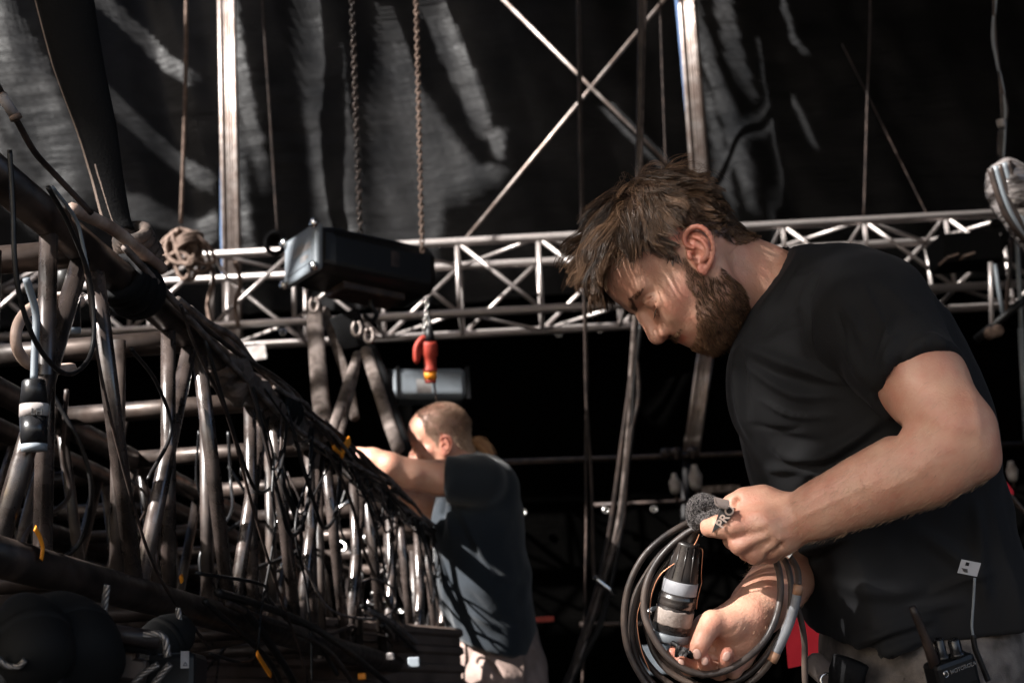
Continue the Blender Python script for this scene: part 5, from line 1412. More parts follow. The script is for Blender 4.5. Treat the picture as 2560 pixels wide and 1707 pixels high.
for path, w, h in [
    ([(2150, 700), (2190, 780), (2230, 850)], 5, .0025), ([(2095, 780), (2120, 860), (2135, 900), (2160, 930)], 5, -.0035), ([(2230, 800), (2215, 860), (2190, 920)], 5, .0035), ([(2290, 830), (2262, 880), (2228, 930), (2215, 990)], 5, -.0030), ([(1900, 850), (1960, 800), (2010, 760)], 7, .0030), ([(1885, 870), (1960, 830), (2020, 810)], 6, -.0025), ([(1990, 650), (1960, 700), (1930, 760)], 6, -.0025), ([(1900, 1000), (1990, 1040), (2090, 1040)], 6, .0035), ([(1880, 1060), (1950, 1075), (2010, 1070)], 6, -.0025), ([(2330, 1480), (2420, 1440), (2480, 1430)], 8, .005),
    ([(2052, 664), (2030, 716), (2014, 749), (2026, 796), (2035, 881), (2063, 919), (2106, 952), (2150, 985)], 5, -.0040),
    ([(2040, 668), (2018, 716), (2003, 749), (2014, 796), (2024, 885)], 9, .0030),
    ([(1983, 678), (2020, 670), (2054, 659)], 4, -.0020),
    ([(1865, 867), (1964, 909), (2092, 947), (2190, 985)], 14, .0065), ([(1865, 895), (1950, 938), (2060, 968)], 12, -.005),
    ([(1856, 905), (1927, 957), (2002, 990), (2125, 985)], 10, .005),
    ([(2214, 1037), (2125, 1107), (2059, 1140), (1983, 1140), (1940, 1120)], 14, .0085), ([(2200, 1080), (2110, 1140), (2050, 1172), (1980, 1175)], 14, -.006),
    ([(2240, 1000), (2180, 990), (2120, 960), (2080, 900)], 22, -.010),
    ([(2110, 843), (2148, 914), (2167, 956)], 12, .0055), ([(2247, 843), (2224, 890), (2210, 938)], 10, .0050), ([(2266, 900), (2240, 930), (2210, 952)], 9, -.0035),
    ([(2110, 768), (2150, 820), (2165, 860)], 12, .004), ([(2190, 700), (2250, 760), (2290, 800)], 14, .003), ([(2300, 860), (2330, 850), (2370, 870)], 8, .003),
    ([(1832, 870), (1842, 940), (1856, 1030), (1880, 1100)], 8, .004), ([(1846, 862), (1858, 940), (1876, 1040)], 8, -.004),
    ([(1912, 1170), (1965, 1168), (2030, 1183), (2060, 1200)], 12, .006), ([(2000, 1230), (2030, 1200), (2050, 1180)], 9, -.005),
    ([(1925, 1080), (1990, 1100), (2060, 1110)], 14, -.004),
    ([(2131, 1617), (2210, 1575), (2260, 1560), (2330, 1540)], 12, .010), ([(2140, 1645), (2240, 1610), (2330, 1585)], 12, .009), ([(2135, 1632), (2230, 1592)], 8, -.006), ([(2176, 1562), (2274, 1530), (2400, 1500)], 12, .006),
    ([(2020, 1560), (2060, 1600), (2110, 1620)], 10, .004), ([(2300, 1330), (2400, 1400), (2470, 1500)], 20, .006), ([(2080, 1450), (2200, 1480), (2300, 1470)], 18, .005),
    ([(2440, 1250), (2450, 1350), (2455, 1500)], 16, .006), ([(1990, 1380), (2040, 1365), (2110, 1345)], 9, .006), ([(2000, 1400), (2060, 1385)], 7, -.004)]:
    d = d + ridge(sv, sn, sp, path, w, h, .05)
sv = sv + sn * (d * 1.5)[:, None]
shm = new_mat('black_cotton', (.013, .013, .014), .8, spec=.12, Sheen_Weight=.06, Sheen_Roughness=.4)
shm.node_tree.nodes['Principled BSDF'].inputs['Sheen Tint'].default_value = (.5, .5, .55, 1); bump_noise(shm, 900, .25, .0006)
shirt = link('t_shirt', c2w(sv), sq, shm, man)
# neckband
nb = MB(); ring = spline([cs(1962, 634, 1.885), cs(1930, 680, 1.842), cs(1898, 745, 1.825), cs(1868, 800, 1.838), cs(1852, 836, 1.865)], 30)
nb.tube(ring, .0042, 10); nb.build('neckband', shm, man)
# ---- jeans, belt
jm = new_mat('grey_denim', (.10, .085, .075), .8); bump_noise(jm, 500, .6, .0015, col_var=((.06, .05, .045), (.17, .145, .13), 30))
f = Field((.2, -.98, -2.2), (.86, -.36, -1.6), .006); fz = ((0, 0, 1), 1.35)
f.cap(cs(2305, 1640, 1.88), cs(2330, 1860, 1.88), .131, .128, .02, flat=fz); f.cap(cs(2320, 1850, 1.79), cs(2300, 2500, 1.72), .105, .075, .03); f.cap(cs(2330, 1850, 1.97), cs(2330, 2500, 1.92), .105, .075, .03)
v, q = f.mesh(); n_ = vnormals(v, q); pj = np.stack(pix(c2w(v)), 1); dj = vnoise(v / .06, 3) * .004
for path, w, h in [([(2210, 1655), (2225, 1672), (2270, 1695), (2340, 1705)], 5, -.0035), ([(2204, 1650), (2215, 1680), (2262, 1706), (2335, 1718)], 6, .003), ([(2060, 1680), (2100, 1690), (2150, 1680)], 10, .003)]: dj = dj + ridge(v, n_, pj, path, w, h, .05)
v = v + n_ * dj[:, None]; link('jeans', c2w(v), q, jm, man)
# lower legs and boots, out of the picture
for dx, dd in ((0, 1.72), (40, 1.92)):
    kn_ = c2w(cs(2300 + dx, 2480, dd)); ft = np.array([kn_[0] + .06, kn_[1] + .35, .10]); m = MB(); m.tube([kn_ + [0, 0, .05], (kn_ + ft) / 2, ft], [.075, .062, .055], 16); m.build('trouser_leg', jm, man)
    m = MB(); m.tube(spline([ft + [.05, 0, -.02], ft + [-.02, 0, -.04], ft + [-.12, 0, -.055], ft + [-.20, 0, -.065]], 12), list(np.interp(np.linspace(0, 1, 12), [0, .3, .8, 1], [.045, .055, .045, .02])), 14); m.build('boot', M['black_matte'], man)
m = MB(); m.tube(spline([cs(2040, 1660, 1.86), cs(2075, 1690, 1.80), cs(2120, 1712, 1.75)], 10) @ CWn[:3, :3].T + CWn[:3, 3], .016, 10, flat=(nrm(O - P(2075, 1690, 1.8)), .4)); m.build('belt_strap', bump_noise(new_mat('denim_loop', (.22, .18, .16), .8), 300, .6, .002), man)
m = MB(); m.tube(C([(2128, 1650), (2118, 1680), (2116, 1720)], 1.72), .022, 10, flat=(nrm(O - P(2118, 1690, 1.7)), .35)); m.build('belt_loop', M['sling'], man)
t = np.linspace(.4, 5.4, 16); c = P(2068, 1700, 1.74); o = MB().tube([c + .008 * np.array([math.cos(a), 0, math.sin(a)]) for a in t], .002, 8).build('key_hook', M['zinc']); tag(o, 'small metal hook on the waistband of the man in front', 'hook')
# small metal lighter like clip at the shirt front
cl = P(1974, 1374, 1.66); R_ = np.array([nrm([.75, .1, -.62]), nrm([0, 1, 0.1]), nrm([.62, 0, .75])])
o = MB().box(cl, .0055, .004, .0095, R_).build('metal_clip', M['zinc'], smooth=False, bevel=.001); tag(o, 'ribbed metal clip at the shirt front under the near wrist', 'clip')

# ---- walkie-talkie
wk = empty('walkie_talkie', P(2400, 1680, 1.62), 'black walkie-talkie with a stub antenna on the hip of the man in front', 'radio')
wx = nrm(cs(2480, 1600, 1.63) - cs(2330, 1655, 1.60)); wy_ = nrm(cs(2335, 1640, 1.62) - cs(2375, 1800, 1.62)); wy_ = nrm(wy_ - wx * np.dot(wx, wy_)); wz = np.cross(wx, wy_)
if wz[2] < 0: wz = -wz
Rw = np.array([wx, wz, wy_]) @ CWn[:3, :3].T
cwk = P(2392, 1738, 1.62)
MB().box(cwk, .0275, .015, .045, Rw).build('case', M['black'], wk, smooth=False, bevel=.006)
MB().box(cwk + Rw[1] * .0155 - Rw[2] * .012, .021, .001, .026, Rw).build('speaker_grille', M['black_matte'], wk, smooth=False)
MB().tube([P(2281, 1516, 1.60), P(2287, 1532, 1.60), P(2310, 1585, 1.605), P(2338, 1665, 1.61)], [.0042, .0045, .0052, .0068], 12).build('antenna', M['rubber_brown'], wk)
for q, r, h in (((2352, 1612), .006, .022), ((2388, 1604), .007, .018)):
    MB().lathe(P(q[0] + 6, q[1] + 36, 1.615), Rw[2], [(0, r * 1.3), (.004, r * 1.3), (.005, r), (h, r), (h + .003, r * .7)], 16).build('knob', M['rubber_gloss'], wk)
tpos = P(2415, 1650, 1.59)
text('MOTOROLA', .0064, M['zinc'], cwk + Rw[1] * .0158 + Rw[2] * .033 + Rw[0] * .006, Rw[0], Rw[2], 'lettering', wk, bold=True)
lg = cwk + Rw[1] * .0158 + Rw[2] * .033 - Rw[0] * .018
m = MB(); t = np.linspace(0, 2 * math.pi, 20); m.tube([lg + (Rw[0] * math.cos(a) + Rw[2] * math.sin(a)) * .0034 for a in t], .0005, 4, caps=False); m.tube([lg + Rw[0] * x + Rw[2] * y for x, y in ((-.003, -.002), (-.0015, .0025), (0, -.0015), (.0015, .0025), (.003, -.002))], .0006, 4); m.build('emblem', M['zinc'], wk)
# cable of the lapel microphone with its white tag
cable('radio_cable', C([(2437, 1444), (2434, 1500), (2430, 1560), (2433, 1590)], 1.655), .0016, 'grey', 'thin grey wire hanging from the white tag to the radio')
cable('radio_cable', C([(2433, 1588), (2438, 1620), (2450, 1650), (2470, 1700)], 1.65), .0034, 'rubber', 'thick black strain relief above the radio')
tg = empty('wire_tag', P(2423, 1420, 1.66), 'small folded white tag with print on the thin radio wire', 'tag')
tx = nrm(P(2450, 1406, 1.66) - P(2400, 1396, 1.66)); ty = nrm(P(2407, 1398, 1.66) - P(2397, 1431, 1.66)); tz = np.cross(tx, ty)
if np.dot(tz, O - P(2423, 1420, 1.66)) < 0: tz = -tz
MB().box(P(2423, 1419, 1.655), .0115, .0006, .0082, np.array([tx, tz, ty])).build('paper', bump_noise(new_mat('tag_paper', (.34, .34, .36), .6), 30, .2, .002), tg, smooth=False)
for k in range(4): MB().box(P(2411 + k * 1, 1421 + k * 2.6, 1.654) + tz * .0008, .0035 - .0004 * k, .0003, .0003, np.array([tx, tz, ty])).build('print_line', M['black'], tg, smooth=False)
MB().box(P(2418, 1409, 1.654) + tz * .0008, .002, .0003, .002, np.array([tx, tz, ty])).build('print_mark', M['black'], tg, smooth=False)
opening([(1380, 400), (1640, 380), (1900, 600), (1880, 700), (1830, 900), (1620, 900), (1440, 780)], d=1.84, dens=.28)
opening([(2330, 840), (2480, 900), (2560, 1180), (2230, 1330), (1940, 1420), (1740, 1380), (1760, 1230), (1880, 1200), (2000, 1190), (2200, 1080), (2260, 1000)], d=1.57, dens=.08)
opening([(1840, 640), (2200, 630), (2330, 850), (2180, 1010), (1920, 1120), (1830, 900)], d=1.74, dens=.07)
opening([(1760, 1200), (1930, 1200), (1900, 1270), (1760, 1290)], d=1.62, dens=.5)
opening([(1980, 1380), (1880, 1540), (1760, 1500), (1900, 1370)], d=1.70, dens=.35)
opening([(1520, 1200), (1700, 1250), (2030, 1400), (2030, 1800), (1500, 1800), (1480, 1500)], d=1.66, dens=.22)
opening([(2040, 1590), (2330, 1560), (2360, 1750), (2040, 1750)], d=1.74, dens=.7)
opening([(1900, 1075), (1950, 1085), (1985, 1110), (2000, 1160), (2040, 1190), (2060, 1235), (1915, 1240)], d=1.752)
opening([(1735, 1525), (1800, 1515), (1772, 1590), (1762, 1640), (1735, 1640), (1690, 1660), (1664, 1640), (1680, 1600), (1724, 1600)], d=1.66)
opening([(1395, 640), (1470, 620), (1540, 760), (1480, 790), (1400, 780)], d=1.86)
opening([(1560, 1380), (1640, 1380), (1640, 1560), (1540, 1560)], d=1.66)
# ================================================================== the coil, its connector and the strap
DC = 1.665
coil = MB(); K_ = 'rubber_brown'
cab_m = bump_noise(new_mat('coil_rubber', (.035, .027, .024), .40), 70, .2, .001, rough_var=(.3, .6), col_var=((.022, .017, .016), (.10, .072, .058), 16))
ce = empty('cable_coil', P(1790, 1500, DC), 'coil of thick scuffed brown-black cable hanging from the near fist', 'cable')
def turn(pts, d, r=.0078, name='cable_turn'):
    r = r * .50
    MB().tube(spline(C(pts, d), 90), r, 14).build(name, cab_m, ce)
z = lambda a, b, s=2.815: (1500 + a / s, 1150 + b / s)
turn([z(1240, 600), z(1100, 430), z(900, 380), z(700, 410), z(600, 450), z(450, 540), z(320, 660), z(235, 800), z(185, 950), z(168, 1120), z(185, 1280), z(225, 1400), z(290, 1520), z(360, 1620)], [1.70, 1.68, 1.67, 1.665])
turn([z(1225, 640), z(1000, 440), z(760, 430), z(620, 520), z(450, 640), z(330, 800), z(250, 950), z(222, 1110), z(222, 1250), z(260, 1400), z(330, 1520), z(420, 1620)], [1.71, 1.69, 1.68, 1.675], .0076)
turn([z(1210, 640), z(1260, 780), z(1270, 950), z(1230, 1130), z(1150, 1280), z(1020, 1400), z(880, 1480), z(720, 1505), z(560, 1450), z(430, 1330), z(345, 1180), z(310, 1060), z(320, 900), z(380, 750), z(480, 620), z(600, 520), z(690, 470)], [1.70, 1.66, 1.64, 1.645, 1.66, 1.67, 1.665], .0082)
turn([z(1270, 640), z(1330, 780), z(1345, 950), z(1320, 1120), z(1230, 1280), z(1130, 1420), z(1000, 1530), z(830, 1590), z(640, 1570), z(480, 1480), z(390, 1370), z(350, 1270), z(320, 1120), z(345, 950), z(420, 800), z(560, 620)], [1.715, 1.69, 1.675, 1.675, 1.69, 1.70, 1.69], .0074)
turn([z(1300, 630), z(1385, 760), z(1395, 900), z(1370, 1020), z(1310, 1200), z(1220, 1380), z(1130, 1500), z(1010, 1600)], [1.71, 1.67, 1.655, 1.66], .0078)
turn([z(1380, 1010), z(1420, 1150), z(1440, 1300), z(1440, 1450), z(1448, 1640)], [1.68, 1.69], .0074)
turn([z(330, 1180), z(380, 1330), z(480, 1440), z(620, 1540), z(800, 1640)], [1.72, 1.73], .0070)
sb = bump_noise(new_mat('blue_grey_sleeve', (.13, .14, .16), .5), 60, .3, .001, col_var=((.07, .07, .075), (.22, .23, .25), 30))
MB().tube(spline(C([z(1388, 940), z(1372, 1020), z(1335, 1140), z(1285, 1260), z(1230, 1370)], [1.655, 1.655]), 24), .0056, 14).build('sleeve', sb, ce)
tb_ = bump_noise(new_mat('brown_tape', (.28, .15, .09), .5), 60, .3, .001)
MB().tube(C([z(1396, 875), z(1392, 910), z(1386, 945)], 1.655), .0058, 14).build('tape', tb_, ce)
MB().tube(C([z(1240, 1350), z(1225, 1385), z(1208, 1415)], 1.655), .0060, 14).build('tape', tb_, ce)
turn([z(1250, 640), z(1180, 480), z(950, 420), z(700, 480), z(520, 590), z(395, 720), z(290, 890), z(245, 1060), z(250, 1220), z(300, 1370), z(400, 1500), z(560, 1620)], [1.72, 1.70, 1.69, 1.685], .0074)
# lead from the strap to the connector
ld = MB(); ld.tube(spline(C([z(760, 400), z(700, 440), z(670, 480), z(645, 540), z(628, 590)], [1.67, 1.668, 1.672]), 30), .0052, 14); o = ld.build('connector_lead', cab_m); tag(o, 'short black cable from the fuzzy strap into the top of the connector', 'cable')
# connector
KS = .495
class MBs(MB):
    """a mesh builder that shrinks what it collects about a point"""
    def __init__(s, c): super().__init__(); s.c = np.asarray(c, float)
    def add(s, v, f): return super().add(s.c + (np.asarray(v, float) - s.c) * KS, f)
cn = empty('power_connector', P(1680, 1430, 1.645), 'black power connector with white band and grey flap lid hanging inside the coil', 'connector')
t0 = P(*z(622, 582), 1.672); t1 = P(*z(490, 1250), 1.676); ax = nrm(t1 - t0); Lc = np.linalg.norm(t1 - t0)
vd = nrm(O - t0); vd = nrm(vd - ax * np.dot(vd, ax)); rt = nrm(np.cross(ax, vd)); rt = rt if np.dot(rt, P(1700, 1400, 1.65) - P(1600, 1400, 1.65)) > 0 else -rt
gl = bump_noise(new_mat('connector_black', (.014, .013, .013), .22, spec=.6), 35, .08, .001, rough_var=(.14, .4), col_var=((.012, .011, .011), (.035, .028, .025), 40))
MBs(t0).lathe(t0, ax, [(-.003, .010), (-.002, .0265), (.001, .0300), (.004, .0305), (.008, .0300), (.090, .0400), (.096, .0400)], 40).build('cable_boot', gl, cn)
for k in range(5):
    a = -1.15 + k * .58; n_ = vd * math.cos(a) + rt * math.sin(a); MBs(t0).tube([t0 + ax * .006 + n_ * .0300, t0 + ax * .050 + n_ * .0352, t0 + ax * .086 + n_ * .0392], .0016, 6).build('rib', gl, cn)
wt = bump_noise(new_mat('white_band', (.3, .3, .32), .45), 25, .15, .001, col_var=((.22, .22, .235), (.32, .32, .34), 20))
MBs(t0).lathe(t0 + ax * .0905, ax, [(0, .0415), (.001, .0420), (.029, .0425), (.030, .042)], 44).build('white_band', wt, cn)
MBs(t0).lathe(t0 + ax * .1208, ax, [(0, .0425), (.006, .0430), (.009, .0455), (.013, .0460), (.017, .0445), (.021, .0450), (.030, .0452), (.032, .0435)], 44).build('lock_ring', gl, cn)
MBs(t0).lathe(t0 + ax * .1530, ax, [(0, .0432), (.040, .0440), (.062, .0445)], 44).build('barrel', gl, cn)
pm = bump_noise(new_mat('worn_tape', (.5, .42, .37), .6), 90, .7, .003, col_var=((.12, .09, .075), (.32, .27, .24), 26))
lab = Field(np.array([-.06, -.06, -.06]), np.array([.06, .06, .06]), .1)
# crumpled paper tape: an open cylinder
nn_ = 72; V = []; rr = np.random.default_rng(3)
hts = np.linspace(0, 1, 14)
for i, h in enumerate(hts):
    for j in range(nn_):
        a = j / nn_ * 2 * math.pi; edge = (.0012 * math.sin(a * 9) + rr.normal(0, .0005)) if i in (0, 13) else 0
        V.append(t0 + KS * (ax * (.159 + .037 * h + edge) + (vd * math.cos(a) + rt * math.sin(a)) * (.0452 + rr.normal(0, .00022))))
F = [(i * nn_ + j, i * nn_ + (j + 1) % nn_, (i + 1) * nn_ + (j + 1) % nn_, (i + 1) * nn_ + j) for i in range(13) for j in range(nn_)]
link('paper_tape', V, F, pm, cn).modifiers.new('thickness', 'SOLIDIFY').thickness = .0003
gf = bump_noise(new_mat('grey_flap', (.15, .17, .19), .45), 30, .2, .001, col_var=((.10, .11, .12), (.24, .26, .28), 25))
MBs(t0).lathe(t0 + ax * .2150, ax, [(0, .0440), (.003, .0475), (.018, .0470), (.022, .043), (.023, .020)], 44).build('lid', gf, cn)
hp_ = t0 + ax * .175 - rt * .058 + vd * .012
m = MBs(t0); m.tube(spline([t0 + ax * .165 - rt * .042 + vd * .01, hp_, t0 + ax * .190 - rt * .060 + vd * .01, t0 + ax * .222 - rt * .044 + vd * .01], 14), .0055, 8, flat=(vd, .5)); m.build('hinge_arm', gf, cn)
MBs(t0).lathe(hp_ + vd * .002 + ax * .004, vd, [(0, .0062), (.005, .0062), (.006, .0045)], 16).build('hinge_pin', M['zinc'], cn)
MBs(t0).box(t0 + ax * .178 - rt * .048 + vd * .004, .010, .003, .012, np.array([rt, vd, ax])).build('hinge_plate', M['black_matte'], cn, smooth=False, bevel=.002)
cp = bump_noise(new_mat('copper_wire', (.62, .28, .16), .35, metal=.6), 30, .1, .001)
MBs(t0).tube(spline([t0 + ax * .005 + rt * .030, t0 + ax * .012 + rt * .037 + vd * .004, t0 + ax * .06 + rt * .043 + vd * .004, t0 + ax * .085 + rt * .048, t0 + ax * .095 + rt * .048, t0 + ax * .125 + rt * .0465, t0 + ax * .150 + rt * .0485], 30), .0010, 6).build('wire', cp, cn)
# thin orange string along the coil
MB().tube(spline(C([z(700, 520), z(660, 600), z(560, 700), z(430, 800), z(370, 920), z(350, 1050), z(345, 1150)], [1.66, 1.665]), 50), .0006, 6).build('string', cp, ce)
MB().tube(spline(C([z(290, 980), z(262, 1100), z(270, 1230), z(300, 1360), z(350, 1480)], 1.672), 40), .0005, 6).build('string', cp, ce)
# fuzzy strap
st = empty('strap', P(1760, 1290, 1.64), 'fuzzy dark grey hook-and-loop strap crumpled round the cables at the near fist', 'strap')
f = Field(cs(1700, 1345, 1.66) - .03, cs(1850, 1230, 1.60) + .04, .0009)
q3 = lambda a, b, d: cs(1700 + a / 6.533, 1200 + b / 6.533, d)
f.chain([q3(250, 760, 1.652), q3(200, 600, 1.650), q3(240, 430, 1.648), q3(360, 340, 1.645), q3(520, 370, 1.642), q3(640, 440, 1.640)], [.0040, .0060, .0078, .0080, .0065, .0040], .003, n=16)
f.ell(q3(330, 500, 1.645), (.0105, .010, .006), .005)
f.chain([q3(330, 640, 1.640), q3(450, 620, 1.630), q3(560, 540, 1.626)], [.0055, .0060, .0045], .002, n=8)
f.chain([q3(520, 760, 1.634), q3(610, 640, 1.624), q3(670, 500, 1.620)], [.0045, .0058, .0038], .0015, n=8)
f.chain([q3(420, 860, 1.645), q3(560, 760, 1.636)], [.0032, .0045], .002)
f.chain([q3(360, 610, 1.628), q3(480, 510, 1.622), q3(620, 460, 1.622)], .0022, .0015, n=8, op='sub')
f.chain([q3(470, 760, 1.625), q3(560, 640, 1.616), q3(600, 530, 1.616)], .0020, .0015, n=8, op='sub')
v, q = f.mesh(); nv = vnormals(v, q)
fz_ = bump_noise(new_mat('loop_fabric', (.03, .028, .028), .95, spec=.05), 700, 1.0, .002, col_var=((.010, .0095, .0095), (.10, .09, .088), 420))
link('fabric', c2w(v), q, fz_, st)
r = np.random.default_rng(6); N = 3600; rt_ = r.integers(0, len(v), N); dd = nv[rt_] + r.normal(0, .6, (N, 3)); dd /= np.linalg.norm(dd, axis=1)[:, None]; tt_ = np.linspace(0, 1, 4)[None, :, None]
A = v[rt_][:, None] + dd[:, None] * tt_ * r.uniform(.0007, .0018, N)[:, None, None] + r.normal(0, .0006, (N, 1, 3)) * tt_ ** 2
V, F = strands(A, np.full(N, .00012), .5); o = link('fuzz', c2w(V), F, hair_mat('fuzz', (.03, .028, .028), (.42, .38, .37), .8), st); o['kind'] = 'stuff'; set_tint(o, np.repeat(r.random(N), 12)[:, None].repeat(3, 1))
# printed end of the strap with its letters, folded tab above
wb = bump_noise(new_mat('strap_web', (.16, .125, .11), .8), 500, .7, .001)
a_, b_, c_, d_ = q3(690, 500, 1.612), q3(880, 460, 1.610), q3(840, 560, 1.604), q3(700, 700, 1.606)
def slab(name, quad, th, mat, parent):
    quad = c2w(np.array(quad)); n_ = nrm(np.cross(quad[1] - quad[0], quad[3] - quad[0])); V = list(quad + n_ * th) + list(quad - n_ * th)
    return link(name, V, [(0, 1, 2, 3), (7, 6, 5, 4), (0, 4, 5, 1), (1, 5, 6, 2), (2, 6, 7, 3), (3, 7, 4, 0)], mat, parent, smooth=False)
dk = new_mat('strap_black', (.012, .011, .011), .6)
slab('printed_end', [q3(520, 860, 1.606), q3(670, 440, 1.603), q3(900, 450, 1.600), q3(800, 650, 1.599)], .0008, dk, st)
slab('folded_tab', [q3(560, 280, 1.612), q3(800, 335, 1.606), q3(815, 450, 1.596), q3(580, 395, 1.600)], .0009, wb, st)
slab('folded_tab', [q3(556, 280, 1.611), q3(640, 350, 1.607), q3(620, 430, 1.597), q3(575, 380, 1.599)], .0008, wb, st)
slab('folded_tab', [q3(575, 385, 1.5995), q3(812, 440, 1.5955), q3(770, 470, 1.590), q3(620, 430, 1.592)], .0008, wb, st)
lm_ = new_mat('strap_print', (.55, .42, .35), .6)
tp = c2w(q3(748, 596, 1.5965)); xd = c2w(q3(850, 480, 1.6)) - c2w(q3(700, 700, 1.6)); yd = c2w(q3(700, 500, 1.6)) - c2w(q3(800, 600, 1.6))
text('PRO', .0140, lm_, tp, xd, yd, 'lettering', st, bold=True)
# scrap of black tape between thumb and index finger
q5 = lambda a, b, d: cs(1650 + a / 6.908, 1480 + b / 6.908, d)
te = empty('tape_scrap', P(1705, 1630, 1.635), 'crumpled scrap of black tape between thumb and index finger of the lower hand', 'tape')
nt_ = 12; V = []; rr = np.random.default_rng(8)
cor = [q5(300, 915, 1.634), q5(505, 965, 1.628), q5(450, 1110, 1.627), q5(315, 1090, 1.640)]
for i in range(nt_):
    for j in range(nt_):
        u, w = i / (nt_ - 1), j / (nt_ - 1); p = (cor[0] * (1 - u) + cor[1] * u) * (1 - w) + (cor[3] * (1 - u) + cor[2] * u) * w; V.append(p + rr.normal(0, .00035, 3) + np.array([0, 0, .0012 * math.sin(u * 9 + w * 5)]))
F = [(i * nt_ + j, (i + 1) * nt_ + j, (i + 1) * nt_ + j + 1, i * nt_ + j + 1) for i in range(nt_ - 1) for j in range(nt_ - 1)]
tm = bump_noise(new_mat('tape_black', (.05, .045, .045), .35), 120, .8, .002); link('shiny_piece', c2w(np.array(V)), F, tm, te, smooth=False).modifiers.new('thickness', 'SOLIDIFY').thickness = .0004
MB().tube(c2w(spline([q5(215, 870, 1.648), q5(260, 900, 1.644), q5(310, 930, 1.640), q5(300, 1010, 1.640), q5(290, 1100, 1.644)], 14)), .0030, 6, flat=(CWn[:3, 2], .4)).build('wrapped_piece', M['rubber'], te)
MB().tube(c2w(spline([q5(500, 1030, 1.628), q5(550, 1090, 1.632), q5(610, 1105, 1.640)], 8)), .0028, 6, flat=(CWn[:3, 2], .4)).build('loose_end', M['rubber'], te)
# ================================================================== the second man
D2 = 4.3
HB2, HO2 = pose(14, 2, 4, 1117, 1110, D2 + .075)
h2 = lambda p: np.asarray(p) @ HB2 + HO2
def c2h2(p): return (np.asarray(p) - HO2) @ HB2.T
fh2 = head_field(h=.0028, smile=False); add_ear(fh2, c=(.004, .073, .000), ang=12); add_ear(fh2, c=(.004, .073, .000), ang=12, s=-1)
fh2.cap(c2h2(cs(1135, 1125, D2 + .08)), c2h2(cs(1165, 1225, D2 + .08)), .060, .066, .02)
v2, q2 = fh2.mesh(); n2_ = vnormals(v2, q2)
fa2 = Field((-.52, -.52, -4.62), (.02, -.30, -3.85), .005)
fa2 = Field((-.60, -.62, -4.70), (.05, -.24, -3.80), .0055)
fa2.chain([cs(1190, 1195, 4.17), cs(1100, 1195, 4.12), cs(1030, 1185, 4.08), cs(975, 1165, 4.05)], [.056, .052, .043, .036], .012)
fa2.chain([cs(975, 1162, 4.05), cs(930, 1150, 4.06), cs(895, 1142, 4.08)], [.036, .034, .027], .012)
fa2.cap(cs(898, 1142, 4.08), cs(880, 1150, 4.10), .026, .022, .01)
for i, (a, b) in enumerate(((862, 1158), (866, 1168), (872, 1176), (880, 1182))): fa2.chain([cs(882, 1146 + i * 5, 4.09), cs(a, b - 8, 4.10), cs(a + 6, b + 6, 4.11)], [.011, .0095, .008], .004)
fa2.chain([cs(886, 1134, 4.08), cs(868, 1130, 4.07), cs(860, 1140, 4.06)], [.013, .011, .009], .006)
fa2.chain([cs(1180, 1240, 4.5), cs(1090, 1275, 4.42), cs(1040, 1262, 4.38)], [.055, .050, .044], .02)
fa2.chain([cs(1085, 1272, 4.42), cs(1040, 1240, 4.36), cs(1000, 1222, 4.30)], [.044, .036, .028], .02)
for i in range(4): fa2.chain([cs(1000, 1216 + i * 5, 4.29), cs(975, 1218 + i * 7, 4.27), cs(966, 1232 + i * 6, 4.26)], [.012, .010, .008], .004)
fa2.chain([cs(1004, 1212, 4.29), cs(985, 1204, 4.27), cs(972, 1208, 4.25)], [.013, .011, .009], .006)
va2, qa2 = fa2.mesh()
man2 = empty('person', P(1200, 1500, 4.35) * [1, 1, 0], 'man with cropped hair and ponytail, dark blue t-shirt, reaching over the black truss', 'person')
bv2, bq2 = joinm((h2(v2), q2), (va2, qa2))
body2 = link('body', c2w(bv2), bq2, skin, man2)
tt = np.zeros((len(bv2), 3)); nh2 = len(v2)
hl2 = np.interp(v2[:, 0], [-.10, -.06, -.035, -.012, .012, .03, .036, .055, .06], [-.04, -.04, -.02, .03, .036, 0, .02, .05, .10])
buzz = (v2[:, 2] > hl2) & (v2[:, 0] < .066 + .02 * (np.abs(v2[:, 1]) > .045)) & ~((np.abs(v2[:, 1]) > .0745) & (v2[:, 2] < .05))
tt[:nh2, 1] = buzz * .6; tt[:nh2, 0] = (np.abs(v2[:, 1]) > .0725) * (v2[:, 2] < .05) * .6 + .15
set_tint(body2, tt)
r = np.random.default_rng(33); ids = np.flatnonzero(buzz); N = 5200; rt = ids[r.integers(0, len(ids), N)]
A = grow(fh2, v2[rt], n2_[rt] * .8 + np.array([-.2, 0, -.6]) + r.normal(0, .2, (N, 3)), lambda p: np.tile(np.array([-.2, 0, -1.0]), (len(p), 1)), r.uniform(.005, .012, N), steps=4, seed=3, keep=.001, lift=.003)
V, F = strands(A, np.full(N, .0008), .4); o = link('hair', c2w(h2(V)), F, hair_mat('cropped_hair', (.12, .055, .028), (.60, .42, .30), .6), man2)
tn = np.clip(np.repeat(np.clip((.05 - v2[rt, 2]) / .05, 0, 1) * .7 + r.random(N) * .3, 12), 0, 1); set_tint(o, tn[:, None].repeat(3, 1))
